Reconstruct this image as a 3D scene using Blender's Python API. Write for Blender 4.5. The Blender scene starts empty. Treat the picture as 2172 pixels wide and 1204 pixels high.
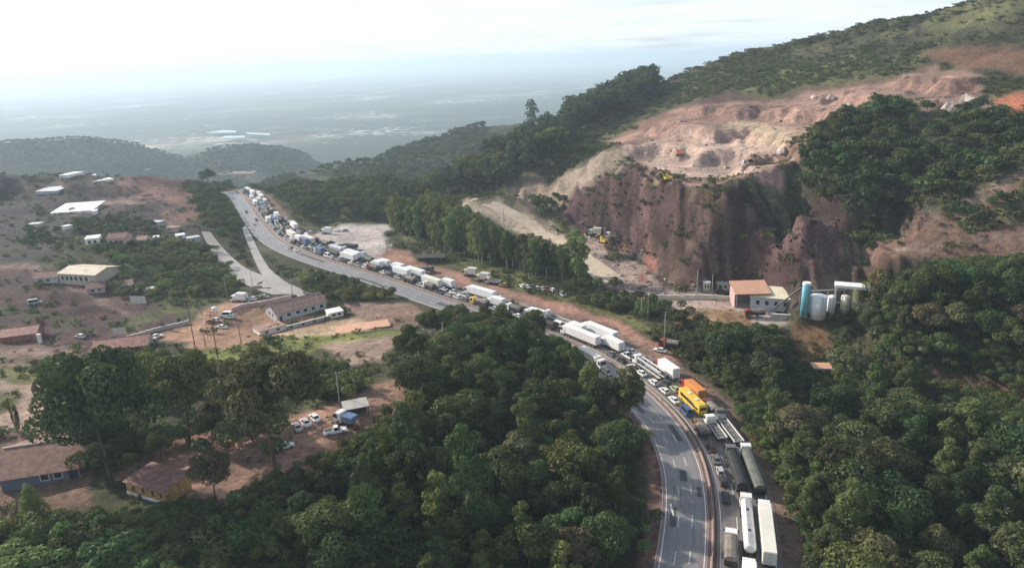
import bpy, math, random
import numpy as np
from mathutils import Vector, Matrix
from mathutils.geometry import delaunay_2d_cdt
R = random.Random(7)
NR = np.random.default_rng(7)
SC = bpy.context.scene
COL = SC.collection
rad = math.radians

# ------------------------------------------------------------------ camera
FPX, CX, CY = 1495.0, 1086.0, 602.0           # photograph 2172 x 1204
PITCH, ROLL, HCAM = rad(17.6), rad(2.2), 93.0
cam_d = bpy.data.cameras.new('camera')
cam = bpy.data.objects.new('camera', cam_d)
COL.objects.link(cam)
cam_d.sensor_width = 36.0
cam_d.lens = 36.0 * FPX / 2172.0
cam_d.clip_start = 1.0
cam_d.clip_end = 250000.0
_right0 = Vector((1, 0, 0)); _fwd = Vector((0, math.cos(PITCH), -math.sin(PITCH)))
_up0 = Vector((0, math.sin(PITCH), math.cos(PITCH)))
_right = _right0 * math.cos(ROLL) - _up0 * math.sin(ROLL)
_up = _right0 * math.sin(ROLL) + _up0 * math.cos(ROLL)
M3 = Matrix((_right, _up, -_fwd)).transposed()
cam.matrix_world = Matrix.Translation((0, 0, HCAM)) @ M3.to_4x4()
SC.camera = cam

# ------------------------------------------------------------------ light
SUN_EL, SUN_AZ = rad(28), rad(-58)            # azimuth from +Y towards +X
sdir = Vector((math.sin(SUN_AZ) * math.cos(SUN_EL), math.cos(SUN_AZ) * math.cos(SUN_EL), math.sin(SUN_EL)))
sun_d = bpy.data.lights.new('sun', 'SUN')
sun_d.energy = 5.0
sun_d.angle = rad(1.5)
sun_d.color = (1.0, 0.90, 0.76)
sun = bpy.data.objects.new('sun', sun_d)
COL.objects.link(sun)
sun.rotation_euler = (-sdir).to_track_quat('-Z', 'Y').to_euler()

W = bpy.data.worlds.new('World')
SC.world = W
W.use_nodes = True
_nt = W.node_tree
_nt.nodes.clear()
def _n(t, **k):
    n = _nt.nodes.new(t)
    for a, b in k.items():
        setattr(n, a, b)
    return n
_sky = _n('ShaderNodeTexSky', sky_type='NISHITA', sun_disc=False, sun_elevation=SUN_EL, sun_rotation=SUN_AZ,
          altitude=800.0, air_density=1.0, dust_density=2.5, ozone_density=1.0)
_tc = _n('ShaderNodeTexCoord')
_sep = _n('ShaderNodeSeparateXYZ'); _nt.links.new(_tc.outputs['Generated'], _sep.inputs[0])
# project the direction onto a cloud layer (x/z, y/z)
_zz = _n('ShaderNodeMath', operation='MAXIMUM'); _zz.inputs[1].default_value = 0.0; _nt.links.new(_sep.outputs['Z'], _zz.inputs[0])
_za = _n('ShaderNodeMath', operation='ADD'); _za.inputs[1].default_value = 0.045; _nt.links.new(_zz.outputs[0], _za.inputs[0])
_dx = _n('ShaderNodeMath', operation='DIVIDE'); _nt.links.new(_sep.outputs['X'], _dx.inputs[0]); _nt.links.new(_za.outputs[0], _dx.inputs[1])
_dy = _n('ShaderNodeMath', operation='DIVIDE'); _nt.links.new(_sep.outputs['Y'], _dy.inputs[0]); _nt.links.new(_za.outputs[0], _dy.inputs[1])
_cmb = _n('ShaderNodeCombineXYZ'); _nt.links.new(_dx.outputs[0], _cmb.inputs[0]); _nt.links.new(_dy.outputs[0], _cmb.inputs[1])
_noi = _n('ShaderNodeTexNoise'); _noi.inputs['Scale'].default_value = 0.42; _noi.inputs['Detail'].default_value = 5; _noi.inputs['Roughness'].default_value = 0.55
_nt.links.new(_cmb.outputs[0], _noi.inputs['Vector'])
_cr = _n('ShaderNodeValToRGB')
_cr.color_ramp.elements[0].position = 0.22; _cr.color_ramp.elements[0].color = (0, 0, 0, 1)
_cr.color_ramp.elements[1].position = 0.50; _cr.color_ramp.elements[1].color = (1, 1, 1, 1)
_nt.links.new(_noi.outputs['Fac'], _cr.inputs[0])
# the layer thickens towards the horizon, as a cloud deck does in perspective
_hz = _n('ShaderNodeMapRange'); _hz.inputs['From Min'].default_value = 0.0; _hz.inputs['From Max'].default_value = 0.55
_hz.inputs['To Min'].default_value = 1.0; _hz.inputs['To Max'].default_value = 0.35
_nt.links.new(_zz.outputs[0], _hz.inputs['Value'])
_cov = _n('ShaderNodeMath', operation='MULTIPLY'); _nt.links.new(_cr.outputs[0], _cov.inputs[0]); _nt.links.new(_hz.outputs[0], _cov.inputs[1])
_ccol = _n('ShaderNodeMix', data_type='RGBA')
CLOUD_DARK, CLOUD_BRIGHT = (0.66, 0.74, 0.84, 1), (1.02, 1.07, 1.12, 1)
_ccol.inputs['A'].default_value = CLOUD_DARK; _ccol.inputs['B'].default_value = CLOUD_BRIGHT
_noi2 = _n('ShaderNodeTexNoise'); _noi2.inputs['Scale'].default_value = 0.9; _noi2.inputs['Detail'].default_value = 4
_nt.links.new(_cmb.outputs[0], _noi2.inputs['Vector'])
_nt.links.new(_noi2.outputs['Fac'], _ccol.inputs['Factor'])
SKY_STRENGTH = 0.13
_bg1 = _n('ShaderNodeBackground'); _bg1.inputs['Strength'].default_value = SKY_STRENGTH
_bg2 = _n('ShaderNodeBackground'); 
_nt.links.new(_sky.outputs[0], _bg1.inputs['Color']); _nt.links.new(_ccol.outputs['Result'], _bg2.inputs['Color'])
_cs = _n('ShaderNodeMapRange'); _cs.inputs['From Min'].default_value = 0.0; _cs.inputs['From Max'].default_value = 0.4
_cs.inputs['To Min'].default_value = 1.02; _cs.inputs['To Max'].default_value = 0.8
_nt.links.new(_zz.outputs[0], _cs.inputs['Value']); _nt.links.new(_cs.outputs[0], _bg2.inputs['Strength'])
_mx = _n('ShaderNodeMixShader'); _nt.links.new(_cov.outputs[0], _mx.inputs[0])
_nt.links.new(_bg1.outputs[0], _mx.inputs[1]); _nt.links.new(_bg2.outputs[0], _mx.inputs[2])
_out = _n('ShaderNodeOutputWorld'); _nt.links.new(_mx.outputs[0], _out.inputs['Surface'])

SC.view_settings.view_transform = 'Standard'
SC.view_settings.look = 'None'
SC.view_settings.exposure = 0.36
SC.view_settings.gamma = 1.0
SC.view_settings.use_curve_mapping = False
SC.cycles.max_bounces = 8
SC.cycles.diffuse_bounces = 2
SC.cycles.glossy_bounces = 2
SC.cycles.transmission_bounces = 2
SC.cycles.volume_bounces = 6
SC.cycles.use_denoising = True
SC.cycles.sample_clamp_indirect = 6.0

# ------------------------------------------------------------------ small helpers
def rays(px, py):
    """direction of sight through a point of the photograph"""
    px = np.asarray(px, float); py = np.asarray(py, float)
    u = (px - CX) / FPX; v = (CY - py) / FPX
    c, s = math.cos(ROLL), math.sin(ROLL)
    r = u * c + v * s; up = -u * s + v * c
    cp, sp = math.cos(PITCH), math.sin(PITCH)
    return np.stack([r, cp + up * sp, -sp + up * cp], -1)

def on_z(px, py, z=0.0):
    d = rays(px, py); t = (z - HCAM) / d[..., 2]
    return np.stack([d[..., 0] * t, d[..., 1] * t, np.zeros_like(t) + z], -1)

def at_d(px, py, dist):
    d = rays(px, py); t = dist / np.hypot(d[..., 0], d[..., 1])
    return np.stack([d[..., 0] * t, d[..., 1] * t, HCAM + d[..., 2] * t], -1)

def _hash(ix, iy, seed):
    h = (ix.astype(np.int64) * 374761393 + iy.astype(np.int64) * 668265263 + seed * 1442695041) & 0xffffffff
    h = ((h ^ (h >> 13)) * 1274126177) & 0xffffffff
    return ((h ^ (h >> 16)) & 0xffff) / 65535.0

def vnoise(x, y, seed=0):
    ix = np.floor(x); iy = np.floor(y); fx = x - ix; fy = y - iy
    fx = fx * fx * (3 - 2 * fx); fy = fy * fy * (3 - 2 * fy)
    a = _hash(ix, iy, seed); b = _hash(ix + 1, iy, seed); c = _hash(ix, iy + 1, seed); d = _hash(ix + 1, iy + 1, seed)
    return (a + (b - a) * fx) * (1 - fy) + (c + (d - c) * fx) * fy      # 0..1

def fbm(x, y, octaves=4, seed=0, gain=0.5):
    s = np.zeros_like(x); a = 1.0; n = 0.0
    for o in range(octaves):
        s += a * (vnoise(x, y, seed + o * 17) - 0.5); n += a
        a *= gain; x = x * 2.03 + 11.3; y = y * 2.03 - 7.1
    return 2 * s / n                                                        # about -1..1

def sstep(a, b, x):
    t = np.clip((x - a) / (b - a), 0, 1); return t * t * (3 - 2 * t)

def in_poly(x, y, poly):
    p = np.asarray(poly); r = np.zeros(x.shape, bool)
    j = len(p) - 1
    for i in range(len(p)):
        xi, yi, xj, yj = p[i, 0], p[i, 1], p[j, 0], p[j, 1]
        c = (yi > y) != (yj > y)
        with np.errstate(divide='ignore', invalid='ignore'):
            r ^= c & (x < (xj - xi) * (y - yi) / (yj - yi) + xi)
        j = i
    return r

def tag(o, label=None, cat=None, group=None, kind=None):
    if label: o['label'] = label
    if cat: o['category'] = cat
    if group: o['group'] = group
    if kind: o['kind'] = kind
    return o

def empty(name, loc=(0, 0, 0), rz=0.0):
    o = bpy.data.objects.new(name, None); COL.objects.link(o)
    o.location = loc; o.rotation_euler = (0, 0, rz); o.empty_display_size = 0.3
    return o

class MB:
    """collects boxes, prisms and tubes and links them as one mesh object"""
    def __init__(s): s.v = []; s.f = []; s.m = []; s.mi = 0
    def add(s, vs, fs):
        b = len(s.v); s.v += [tuple(map(float, q)) for q in vs]
        for f in fs: s.f.append(tuple(b + i for i in f)); s.m.append(s.mi)
        return s
    def box(s, x0, x1, y0, y1, z0, z1, tx=0.0, ty=0.0, b=0.0):
        """tx, ty narrow the top; b bevels the vertical edges and the top"""
        if b <= 0:
            v = [(x0, y0, z0), (x1, y0, z0), (x1, y1, z0), (x0, y1, z0), (x0 + tx, y0 + ty, z1), (x1 - tx, y0 + ty, z1), (x1 - tx, y1 - ty, z1), (x0 + tx, y1 - ty, z1)]
            return s.add(v, [(0, 3, 2, 1), (4, 5, 6, 7), (0, 1, 5, 4), (1, 2, 6, 5), (2, 3, 7, 6), (3, 0, 4, 7)])
        def ring(z, ix, iy, c):
            a, d, e, g = x0 + ix, x1 - ix, y0 + iy, y1 - iy
            return [(a + c, e, z), (d - c, e, z), (d, e + c, z), (d, g - c, z), (d - c, g, z), (a + c, g, z), (a, g - c, z), (a, e + c, z)]
        k = (z1 - b - z0) / max(z1 - z0, 1e-6)
        v = ring(z0, 0, 0, b) + ring(z1 - b, tx * k, ty * k, b) + ring(z1, tx + b, ty + b, b * 0.5)
        f = [tuple(range(7, -1, -1)), tuple(range(16, 24))]
        for r_ in (0, 8):
            for i in range(8):
                j = (i + 1) % 8
                f.append((r_ + i, r_ + j, r_ + 8 + j, r_ + 8 + i))
        return s.add(v, f)
    def prism(s, prof, x0, x1, inset=None):
        """side profile (y, z) pulled across x; inset narrows each profile point"""
        n = len(prof); ins = inset or [0] * n
        v = [(x0 + ins[i], p[0], p[1]) for i, p in enumerate(prof)] + [(x1 - ins[i], p[0], p[1]) for i, p in enumerate(prof)]
        f = [tuple(range(n)), tuple(range(2 * n - 1, n - 1, -1))]
        for i in range(n):
            j = (i + 1) % n
            f.append((i, n + i, n + j, j))
        return s.add(v, f)
    def tube(s, p, q, r0, r1=None, n=8, cap=True):
        r1 = r0 if r1 is None else r1
        p = Vector(p); q = Vector(q); a = (q - p).normalized()
        t = Vector((0, 0, 1)) if abs(a.z) < 0.9 else Vector((1, 0, 0))
        e = a.cross(t).normalized(); g = a.cross(e)
        v = []
        for c, r_ in ((p, r0), (q, r1)):
            for i in range(n):
                an = 2 * math.pi * i / n
                v.append(c + e * (r_ * math.cos(an)) + g * (r_ * math.sin(an)))
        f = [(i, (i + 1) % n, n + (i + 1) % n, n + i) for i in range(n)]
        if cap: f += [tuple(range(n - 1, -1, -1)), tuple(range(n, 2 * n))]
        return s.add(v, f)
    def quad(s, a, b, c, d): return s.add([a, b, c, d], [(0, 1, 2, 3)])
    def slab(s, pts, th):
        """a thin panel: polygon given thickness along its inward normal"""
        P = [Vector(p) for p in pts]; nrm = (P[1] - P[0]).cross(P[2] - P[0]).normalized()
        n = len(P); v = P + [p - nrm * th for p in P]
        f = [tuple(range(n)), tuple(range(2 * n - 1, n - 1, -1))]
        for i in range(n):
            j = (i + 1) % n; f.append((i, n + i, n + j, j))
        return s.add(v, f)
    def mesh(s, name, mats, smooth=False):
        me = bpy.data.meshes.new(name)
        me.from_pydata(s.v, [], s.f)
        mats = mats if isinstance(mats, (list, tuple)) else [mats]
        for m in mats: me.materials.append(m)
        if len(mats) > 1: me.polygons.foreach_set('material_index', s.m)
        if smooth: me.polygons.foreach_set('use_smooth', [True] * len(s.f))
        me.update()
        return me
    def build(s, name, mats, parent=None, smooth=False, loc=None, rz=None):
        o = bpy.data.objects.new(name, s.mesh(name, mats, smooth)); COL.objects.link(o)
        if parent is not None: o.parent = parent
        if loc is not None: o.location = loc
        if rz is not None: o.rotation_euler = (0, 0, rz)
        return o

def link(name, me, parent=None, loc=None):
    o = bpy.data.objects.new(name, me); COL.objects.link(o)
    if parent is not None: o.parent = parent
    if loc is not None: o.location = loc
    return o

def copy_tree(o, parent=None):
    c = o.copy(); COL.objects.link(c)
    c.parent = parent
    if parent is not None: c.matrix_parent_inverse = Matrix.Identity(4)
    for ch in KIDS.get(o.name, ()): copy_tree(ch, c)
    return c
KIDS = {}
def note_kids(root):
    KIDS[root.name] = list(root.children)
    for ch in root.children: note_kids(ch)

# ------------------------------------------------------------------ materials
def new_mat(name):
    m = bpy.data.materials.new(name); m.use_nodes = True
    nt = m.node_tree; b = nt.nodes['Principled BSDF']
    return m, nt, b
def nd(nt, t, **k):
    n = nt.nodes.new(t)
    for a, b in k.items(): setattr(n, a, b)
    return n
def mixc(nt, a, b, fac, mode='MIX'):
    n = nd(nt, 'ShaderNodeMix', data_type='RGBA', blend_type=mode)
    for s, v in (('A', a), ('B', b), ('Factor', fac)):
        if hasattr(v, 'is_linked') or isinstance(v, bpy.types.NodeSocket): nt.links.new(v, n.inputs[s])
        else: n.inputs[s].default_value = v
    return n.outputs['Result']
def noise(nt, scale, detail=4, rough=0.55, coord='Object', vec=None):
    n = nd(nt, 'ShaderNodeTexNoise'); n.inputs['Scale'].default_value = scale
    n.inputs['Detail'].default_value = detail; n.inputs['Roughness'].default_value = rough
    if vec is None:
        tc = nd(nt, 'ShaderNodeTexCoord'); vec = tc.outputs[coord]
    nt.links.new(vec, n.inputs['Vector'])
    return n
def ramp(nt, src, *stops):
    r = nd(nt, 'ShaderNodeValToRGB'); e = r.color_ramp.elements
    while len(e) < len(stops): e.new(0.5)
    for i, (p, c) in enumerate(stops):
        e[i].position = p; e[i].color = c if len(c) == 4 else (*c, 1)
    nt.links.new(src, r.inputs[0]); return r.outputs[0]

def simple(name, col, rough=0.6, metal=0.0, var=0.18, scale=1.2, spec=0.4):
    """a plain coat with wear: large soft stains and fine grain"""
    m, nt, b = new_mat(name)
    n1 = noise(nt, scale, 5); n2 = noise(nt, scale * 9, 3)
    c1 = ramp(nt, n1.outputs['Fac'], (0.3, tuple(x * (1 - var) for x in col)), (0.7, tuple(min(1, x * (1 + var)) for x in col)))
    c2 = mixc(nt, c1, tuple(x * (1 - var * 1.4) for x in col) + (1,), ramp(nt, n2.outputs['Fac'], (0.5, (0, 0, 0)), (0.8, (0.6, 0.6, 0.6))))
    nt.links.new(c2, b.inputs['Base Color'])
    b.inputs['Roughness'].default_value = rough; b.inputs['Metallic'].default_value = metal
    b.inputs['Specular IOR Level'].default_value = spec
    return m

def paint_mat():
    """vehicle paint: colour comes from the object, road dust gathers in soft patches"""
    m, nt, b = new_mat('vehicle_paint')
    oi = nd(nt, 'ShaderNodeObjectInfo'); n1 = noise(nt, 1.3, 5)
    c = mixc(nt, oi.outputs['Color'], (0.20, 0.14, 0.10, 1), ramp(nt, n1.outputs['Fac'], (0.45, (0, 0, 0)), (0.9, (0.45, 0.45, 0.45))))
    nt.links.new(c, b.inputs['Base Color'])
    b.inputs['Roughness'].default_value = 0.42; b.inputs['Specular IOR Level'].default_value = 0.4
    return m
M = {}
M['paint'] = paint_mat()
M['glass'] = simple('dark_glass', (0.02, 0.025, 0.03), 0.12, 0, 0.1, 2.0, 0.6)
M['tyre'] = simple('tyre_rubber', (0.02, 0.02, 0.02), 0.9)
M['rim'] = simple('rim_metal', (0.35, 0.35, 0.36), 0.45, 0.6)
M['chassis'] = simple('chassis_steel', (0.045, 0.04, 0.04), 0.7)
M['headlight'] = simple('headlight_lens', (0.7, 0.7, 0.68), 0.15)
M['taillight'] = simple('taillight_lens', (0.35, 0.02, 0.015), 0.25)
M['steel'] = simple('bare_steel', (0.42, 0.42, 0.43), 0.45, 0.4)
M['conc'] = simple('pale_concrete', (0.42, 0.40, 0.37), 0.85, 0, 0.2, 0.5)
M['pole'] = simple('pole_concrete', (0.36, 0.34, 0.31), 0.85)
M['wood_pole'] = simple('pole_wood', (0.10, 0.075, 0.06), 0.9)
M['white'] = simple('white_render', (0.78, 0.76, 0.72), 0.8, 0, 0.12, 0.5)
M['dark_hole'] = simple('window_pane_dark', (0.03, 0.035, 0.045), 0.2)
M['insulator'] = simple('porcelain', (0.5, 0.5, 0.5), 0.3)

FOL = {}
def foliage(name, dark, light, hue=0.17):
    m, nt, b = new_mat(name)
    oi = nd(nt, 'ShaderNodeObjectInfo')
    n1 = noise(nt, 0.45, 3); n2 = noise(nt, 2.6, 3)
    c = ramp(nt, n1.outputs['Fac'], (0.32, dark), (0.68, light))
    c = mixc(nt, c, tuple(x * 0.55 for x in dark) + (1,), ramp(nt, n2.outputs['Fac'], (0.45, (0, 0, 0)), (0.75, (0.7, 0.7, 0.7))))
    hs = nd(nt, 'ShaderNodeHueSaturation')
    mr = nd(nt, 'ShaderNodeMapRange'); mr.inputs['To Min'].default_value = 0.5 - hue * 0.35; mr.inputs['To Max'].default_value = 0.5 + hue * 0.25
    nt.links.new(oi.outputs['Random'], mr.inputs['Value']); nt.links.new(mr.outputs[0], hs.inputs['Hue'])
    m2 = nd(nt, 'ShaderNodeMath', operation='MULTIPLY'); m2.inputs[1].default_value = 7.31; nt.links.new(oi.outputs['Random'], m2.inputs[0])
    m3 = nd(nt, 'ShaderNodeMath', operation='FRACT'); nt.links.new(m2.outputs[0], m3.inputs[0])
    mv = nd(nt, 'ShaderNodeMapRange'); mv.inputs['To Min'].default_value = 0.62; mv.inputs['To Max'].default_value = 1.38
    nt.links.new(m3.outputs[0], mv.inputs['Value']); nt.links.new(mv.outputs[0], hs.inputs['Value'])
    nt.links.new(c, hs.inputs['Color'])
    df = nd(nt, 'ShaderNodeBsdfDiffuse'); tr = nd(nt, 'ShaderNodeBsdfTranslucent'); gl = nd(nt, 'ShaderNodeBsdfGlossy')
    gl.inputs['Roughness'].default_value = 0.5
    nt.links.new(hs.outputs[0], df.inputs['Color'])
    tc = mixc(nt, hs.outputs[0], (0.10, 0.13, 0.02, 1), 0.35)
    nt.links.new(tc, tr.inputs['Color'])
    a = nd(nt, 'ShaderNodeMixShader'); a.inputs[0].default_value = 0.30
    nt.links.new(df.outputs[0], a.inputs[1]); nt.links.new(tr.outputs[0], a.inputs[2])
    g = nd(nt, 'ShaderNodeMixShader'); g.inputs[0].default_value = 0.012
    nt.links.new(a.outputs[0], g.inputs[1]); nt.links.new(gl.outputs[0], g.inputs[2])
    nt.links.new(g.outputs[0], nt.nodes['Material Output'].inputs['Surface'])
    nt.nodes.remove(b)
    FOL[name] = m
    return m
foliage('foliage_deep', (0.042, 0.065, 0.026), (0.091, 0.127, 0.044))
foliage('foliage_mid', (0.060, 0.088, 0.030), (0.130, 0.172, 0.055))
foliage('foliage_light', (0.120, 0.160, 0.045), (0.215, 0.255, 0.085))
foliage('foliage_dry', (0.081, 0.086, 0.039), (0.163, 0.159, 0.072))
foliage('foliage_lime', (0.11, 0.13, 0.03), (0.19, 0.20, 0.05))
foliage('foliage_blue', (0.044, 0.073, 0.044), (0.085, 0.124, 0.072))
M['bark'] = simple('bark_brown', (0.075, 0.055, 0.04), 0.95)
M['bark_pale'] = simple('bark_pale', (0.30, 0.27, 0.22), 0.9)
# ================================================================== the land
# median line of the highway, worked out on the level of the road
_med_px = [(1512, 1330), (1522, 1204), (1527, 1100), (1515, 1000), (1480, 920), (1420, 856), (1369, 811), (1307, 770), (1269, 743), (1090, 675), (927, 626),
           (871, 604), (791, 578), (701, 552), (651, 535), (616, 520), (585, 500), (555, 465), (533, 433), (520, 415), (500, 404)]
def smooth_path(p, step=1.0, it=60):
    p = np.asarray(p)[:, :2]; t = np.r_[0, np.cumsum(np.hypot(*np.diff(p, axis=0).T))]
    S = np.arange(0, t[-1], step); x = np.interp(S, t, p[:, 0]); y = np.interp(S, t, p[:, 1])
    for _ in range(it):
        x[1:-1] = .25 * x[:-2] + .5 * x[1:-1] + .25 * x[2:]; y[1:-1] = .25 * y[:-2] + .5 * y[1:-1] + .25 * y[2:]
    P = np.stack([x, y], -1); T = np.gradient(P, axis=0); T /= np.hypot(T[:, 0], T[:, 1])[:, None]
    return P, T
MP, MT = smooth_path(on_z(*np.array(_med_px).T), 1.0, 260)
MN = np.stack([MT[:, 1], -MT[:, 0]], -1)                # to the right of the direction of travel
def on_road(s, off):
    i = int(np.clip(round(s), 0, len(MP) - 1)); p = MP[i] + MN[i] * off
    return p, math.atan2(MT[i, 1], MT[i, 0]) - math.pi / 2
def road_so(x, y):
    d = np.hypot(MP[:, 0] - x, MP[:, 1] - y); i = int(d.argmin())
    return i, float((x - MP[i, 0]) * MN[i, 0] + (y - MP[i, 1]) * MN[i, 1])

_pts = []; _edges = []
def L(pix, z=None, d=None, brk=True):
    """a line of the land: where the photograph shows it, at a level z or a distance d"""
    n = len(pix)
    z = [z] * n if (z is not None and not hasattr(z, '__len__')) else z
    d = [d] * n if (d is not None and not hasattr(d, '__len__')) else d
    q = [on_z(p[0], p[1], z[i]) if z else at_d(p[0], p[1], d[i]) for i, p in enumerate(pix)]
    WL(q, brk)
def WL(q, brk=True):
    b = len(_pts); _pts.extend([tuple(map(float, p)) for p in q])
    if brk: _edges.extend([(b + i, b + i + 1) for i in range(len(q) - 1)])
def PD(lst):
    """points in plan: bearing pixel column, distance, level"""
    WL([tuple(at_d(px, 300, d)[:2]) + (z,) for px, d, z in lst], False)

WL([(*MP[i], 0.0) for i in range(0, len(MP), 12)])
for off in (-14, 15):
    WL([(*(MP[i] + MN[i] * off), 0.0) for i in range(0, len(MP), 12)], False)
# left: exit roads, yard, house pad
L([(435, 495), (480, 560), (560, 600), (640, 625)], z=[3, 1, 0, 0], brk=False)
L([(700, 590), (620, 560), (800, 605), (860, 625)], z=0, brk=False)
L([(500, 620), (560, 635), (640, 640), (760, 640), (860, 655)], z=[1, 1.5, 1.5, 1.5, 1.5], brk=False)
L([(400, 695), (470, 690), (560, 700), (650, 690), (740, 690), (840, 690)], z=2, brk=False)
# red earth heights on the left
L([(-300, 352), (-150, 350), (0, 354), (150, 364), (300, 368), (400, 370)], d=630)
PD([(-300, 900, -70), (0, 900, -70), (200, 880, -70), (400, 860, -60), (520, 800, -50), (600, 750, -45)])
L([(-250, 430), (0, 430), (150, 440), (300, 400), (380, 420), (420, 470)], z=[12, 11, 10, 10, 8, 5], brk=False)
L([(-250, 520), (0, 520), (180, 505), (310, 515), (440, 520)], z=[10, 9, 11, 9, 3])
L([(-250, 660), (0, 650), (130, 645), (250, 648), (400, 640), (500, 612)], z=[5, 4, 3, 2, 1, 0.5])
L([(-200, 760), (0, 770), (130, 765), (300, 715), (390, 700)], z=[7, 6, 6, 3.5, 2], brk=False)
# grass bank, front plateau
L([(400, 765), (560, 738), (700, 735), (840, 715)], z=[6, 5, 6, 6], brk=False)
L([(-200, 800), (0, 800), (100, 803)], z=11, brk=False)
L([(-300, 930), (0, 930), (110, 905), (300, 950), (450, 900), (600, 1000), (720, 905), (800, 850), (860, 800), (960, 745), (1060, 725)],
  z=[12, 12, 12, 13, 13, 13, 14, 13, 11, 8, 4], brk=False)
L([(-300, 1090), (0, 1090), (200, 1085), (400, 1085), (620, 1028), (840, 905), (890, 860)], z=[12, 12, 13, 13, 13, 12.5, 11])
WL([(-110, 88, 8), (-70, 86, 6), (-45, 95, 5), (-25, 105, 3), (-12, 125, 3), (0, 150, 2), (8, 175, 1)], False)
WL([(0, 95, 0.5), (15, 110, 0), (-30, 85, 4), (12, 135, 0.5), (20, 155, 0.3)], False)
WL([(22 * math.sin(a), 22 * math.cos(a), 4.0) for a in np.linspace(-1.25, 1.25, 9)], False)
# right of the road
WL([(75, 115, -2), (75, 160, -2.5), (80, 200, -1.5), (110, 115, 0), (145, 130, 3), (105, 190, -1.5), (90, 70, 0), (160, 90, 5), (220, 120, 10), (180, 170, 3)], False)
L([(1740, 795), (1850, 800), (2000, 818), (2172, 850), (2400, 890)], z=[-1, 0, 0.5, 2, 5], brk=False)
L([(1440, 760), (1540, 770), (1640, 760), (1760, 755), (1860, 745)], z=-1.5, brk=False)
L([(1440, 700), (1540, 690), (1690, 688), (1840, 690), (1890, 690)], z=[1, 3, 3, 3, 4])
L([(1000, 590), (1200, 640), (1330, 690), (1440, 735)], z=0, brk=False)
# the belt, the track, the quarry floor
L([(870, 500), (1000, 555), (1150, 600), (1260, 640)], z=0.5, brk=False)
L([(640, 470), (720, 462), (820, 470), (870, 480)], z=-1, brk=False)
L([(900, 430), (1000, 425), (1100, 450), (1180, 490), (1260, 550), (1330, 605)], z=[1, 2, 2, 2, 3, 3], brk=False)
# foot of the quarry wall
L([(1130, 440), (1190, 462), (1300, 508), (1370, 545), (1420, 592), (1450, 606), (1600, 608), (1700, 606), (1800, 604), (1850, 600)], z=[4, 3, 3, 3, 3.5, 4, 4, 4, 4, 5])
# lip of the quarry wall
L([(1140, 425), (1210, 418), (1260, 395), (1300, 368), (1340, 348), (1385, 384), (1440, 398), (1490, 398), (1540, 394), (1620, 408), (1700, 424), (1765, 436), (1800, 470)],
  d=[424, 402, 384, 371, 357, 338, 312, 301, 289, 284, 282, 281, 282])
L([(1470, 520), (1440, 560)], d=[285, 283], brk=False)      # spur in front of the wall
# quarry benches, pale piles
L([(1350, 372), (1400, 385), (1470, 380), (1540, 385)], d=[392, 378, 372, 345], brk=False)
L([(1310, 300), (1360, 298), (1440, 288), (1500, 284)], d=[440, 440, 440, 436])
L([(1480, 335), (1560, 330), (1620, 340), (1660, 360)], d=[402, 396, 380, 360], brk=False)
L([(1560, 240), (1600, 250), (1660, 262)], d=[468, 462, 452])
L([(1560, 285), (1640, 300), (1700, 292), (1720, 255)], d=[436, 405, 392, 440], brk=False)
L([(1760, 225), (1850, 195), (1920, 180)], d=[460, 468, 470], brk=False)
L([(1380, 262), (1480, 225), (1600, 212), (1720, 200), (1800, 188), (1900, 168), (1970, 155)], d=[520, 520, 515, 510, 505, 500, 500])
L([(1480, 214), (1600, 200), (1720, 188), (1800, 175), (1900, 155), (1970, 143)], d=[524, 520, 516, 511, 505, 505])
# dark wooded slope on the right, terraces below it
L([(1900, 640), (2000, 640), (2172, 640), (2400, 640)], d=[236, 232, 235, 245], brk=False)
L([(1880, 562), (2000, 558), (2172, 553), (2400, 560)], d=[258, 262, 268, 280])
L([(1900, 520), (2020, 505), (2172, 495), (2400, 480)], d=[270, 276, 282, 295])
L([(1940, 486), (2040, 480), (2172, 462), (2400, 440)], d=[282, 288, 294, 310])
L([(1960, 440), (2060, 410), (2172, 372), (2400, 300)], d=[294, 300, 306, 325])
L([(1830, 500), (1800, 560), (1850, 560)], d=[284, 272, 268], brk=False)
L([(1830, 430), (1920, 400), (2100, 330), (2400, 240)], d=[300, 318, 332, 350], brk=False)
L([(1690, 335), (1742, 266), (1860, 222), (1940, 240), (2030, 243), (2110, 240), (2172, 250), (2400, 230)], d=[345, 362, 374, 370, 370, 372, 376, 390])
L([(1900, 205), (1960, 205), (2080, 208), (2172, 198), (2400, 170)], d=[425, 430, 425, 425, 440], brk=False)
L([(1950, 160), (2060, 148), (2172, 150), (2400, 120)], d=[482, 475, 470, 480], brk=False)
L([(1850, 138), (2000, 102), (2172, 100), (2400, 60)], d=[540, 535, 515, 520], brk=False)
# the hill and its crest
L([(1500, 190), (1600, 170), (1750, 150)], d=[570, 565, 560], brk=False)
L([(1280, 225), (1330, 205), (1380, 186), (1450, 152), (1560, 112), (1700, 82), (1850, 46), (2000, 16), (2060, 1), (2172, -28), (2400, -60)],
  d=[660, 670, 680, 690, 680, 665, 645, 628, 620, 605, 600])
PD([(1380, 900, 20), (1560, 900, 40), (1850, 880, 60), (2172, 850, 80), (2400, 850, 80), (1380, 1400, -80), (1700, 1400, -60), (2172, 1400, -40), (2600, 1300, 0)])
L([(1000, 412), (1060, 402), (1130, 332), (1200, 292), (1280, 262), (1190, 400), (1250, 330)], d=[430, 424, 480, 520, 560, 425, 455], brk=False)
L([(960, 400), (1050, 350), (1120, 300), (1180, 275), (1230, 245)], d=[500, 540, 580, 610, 640], brk=False)
PD([(1000, 720, -30), (1100, 760, -20), (1200, 820, 0)])
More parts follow.
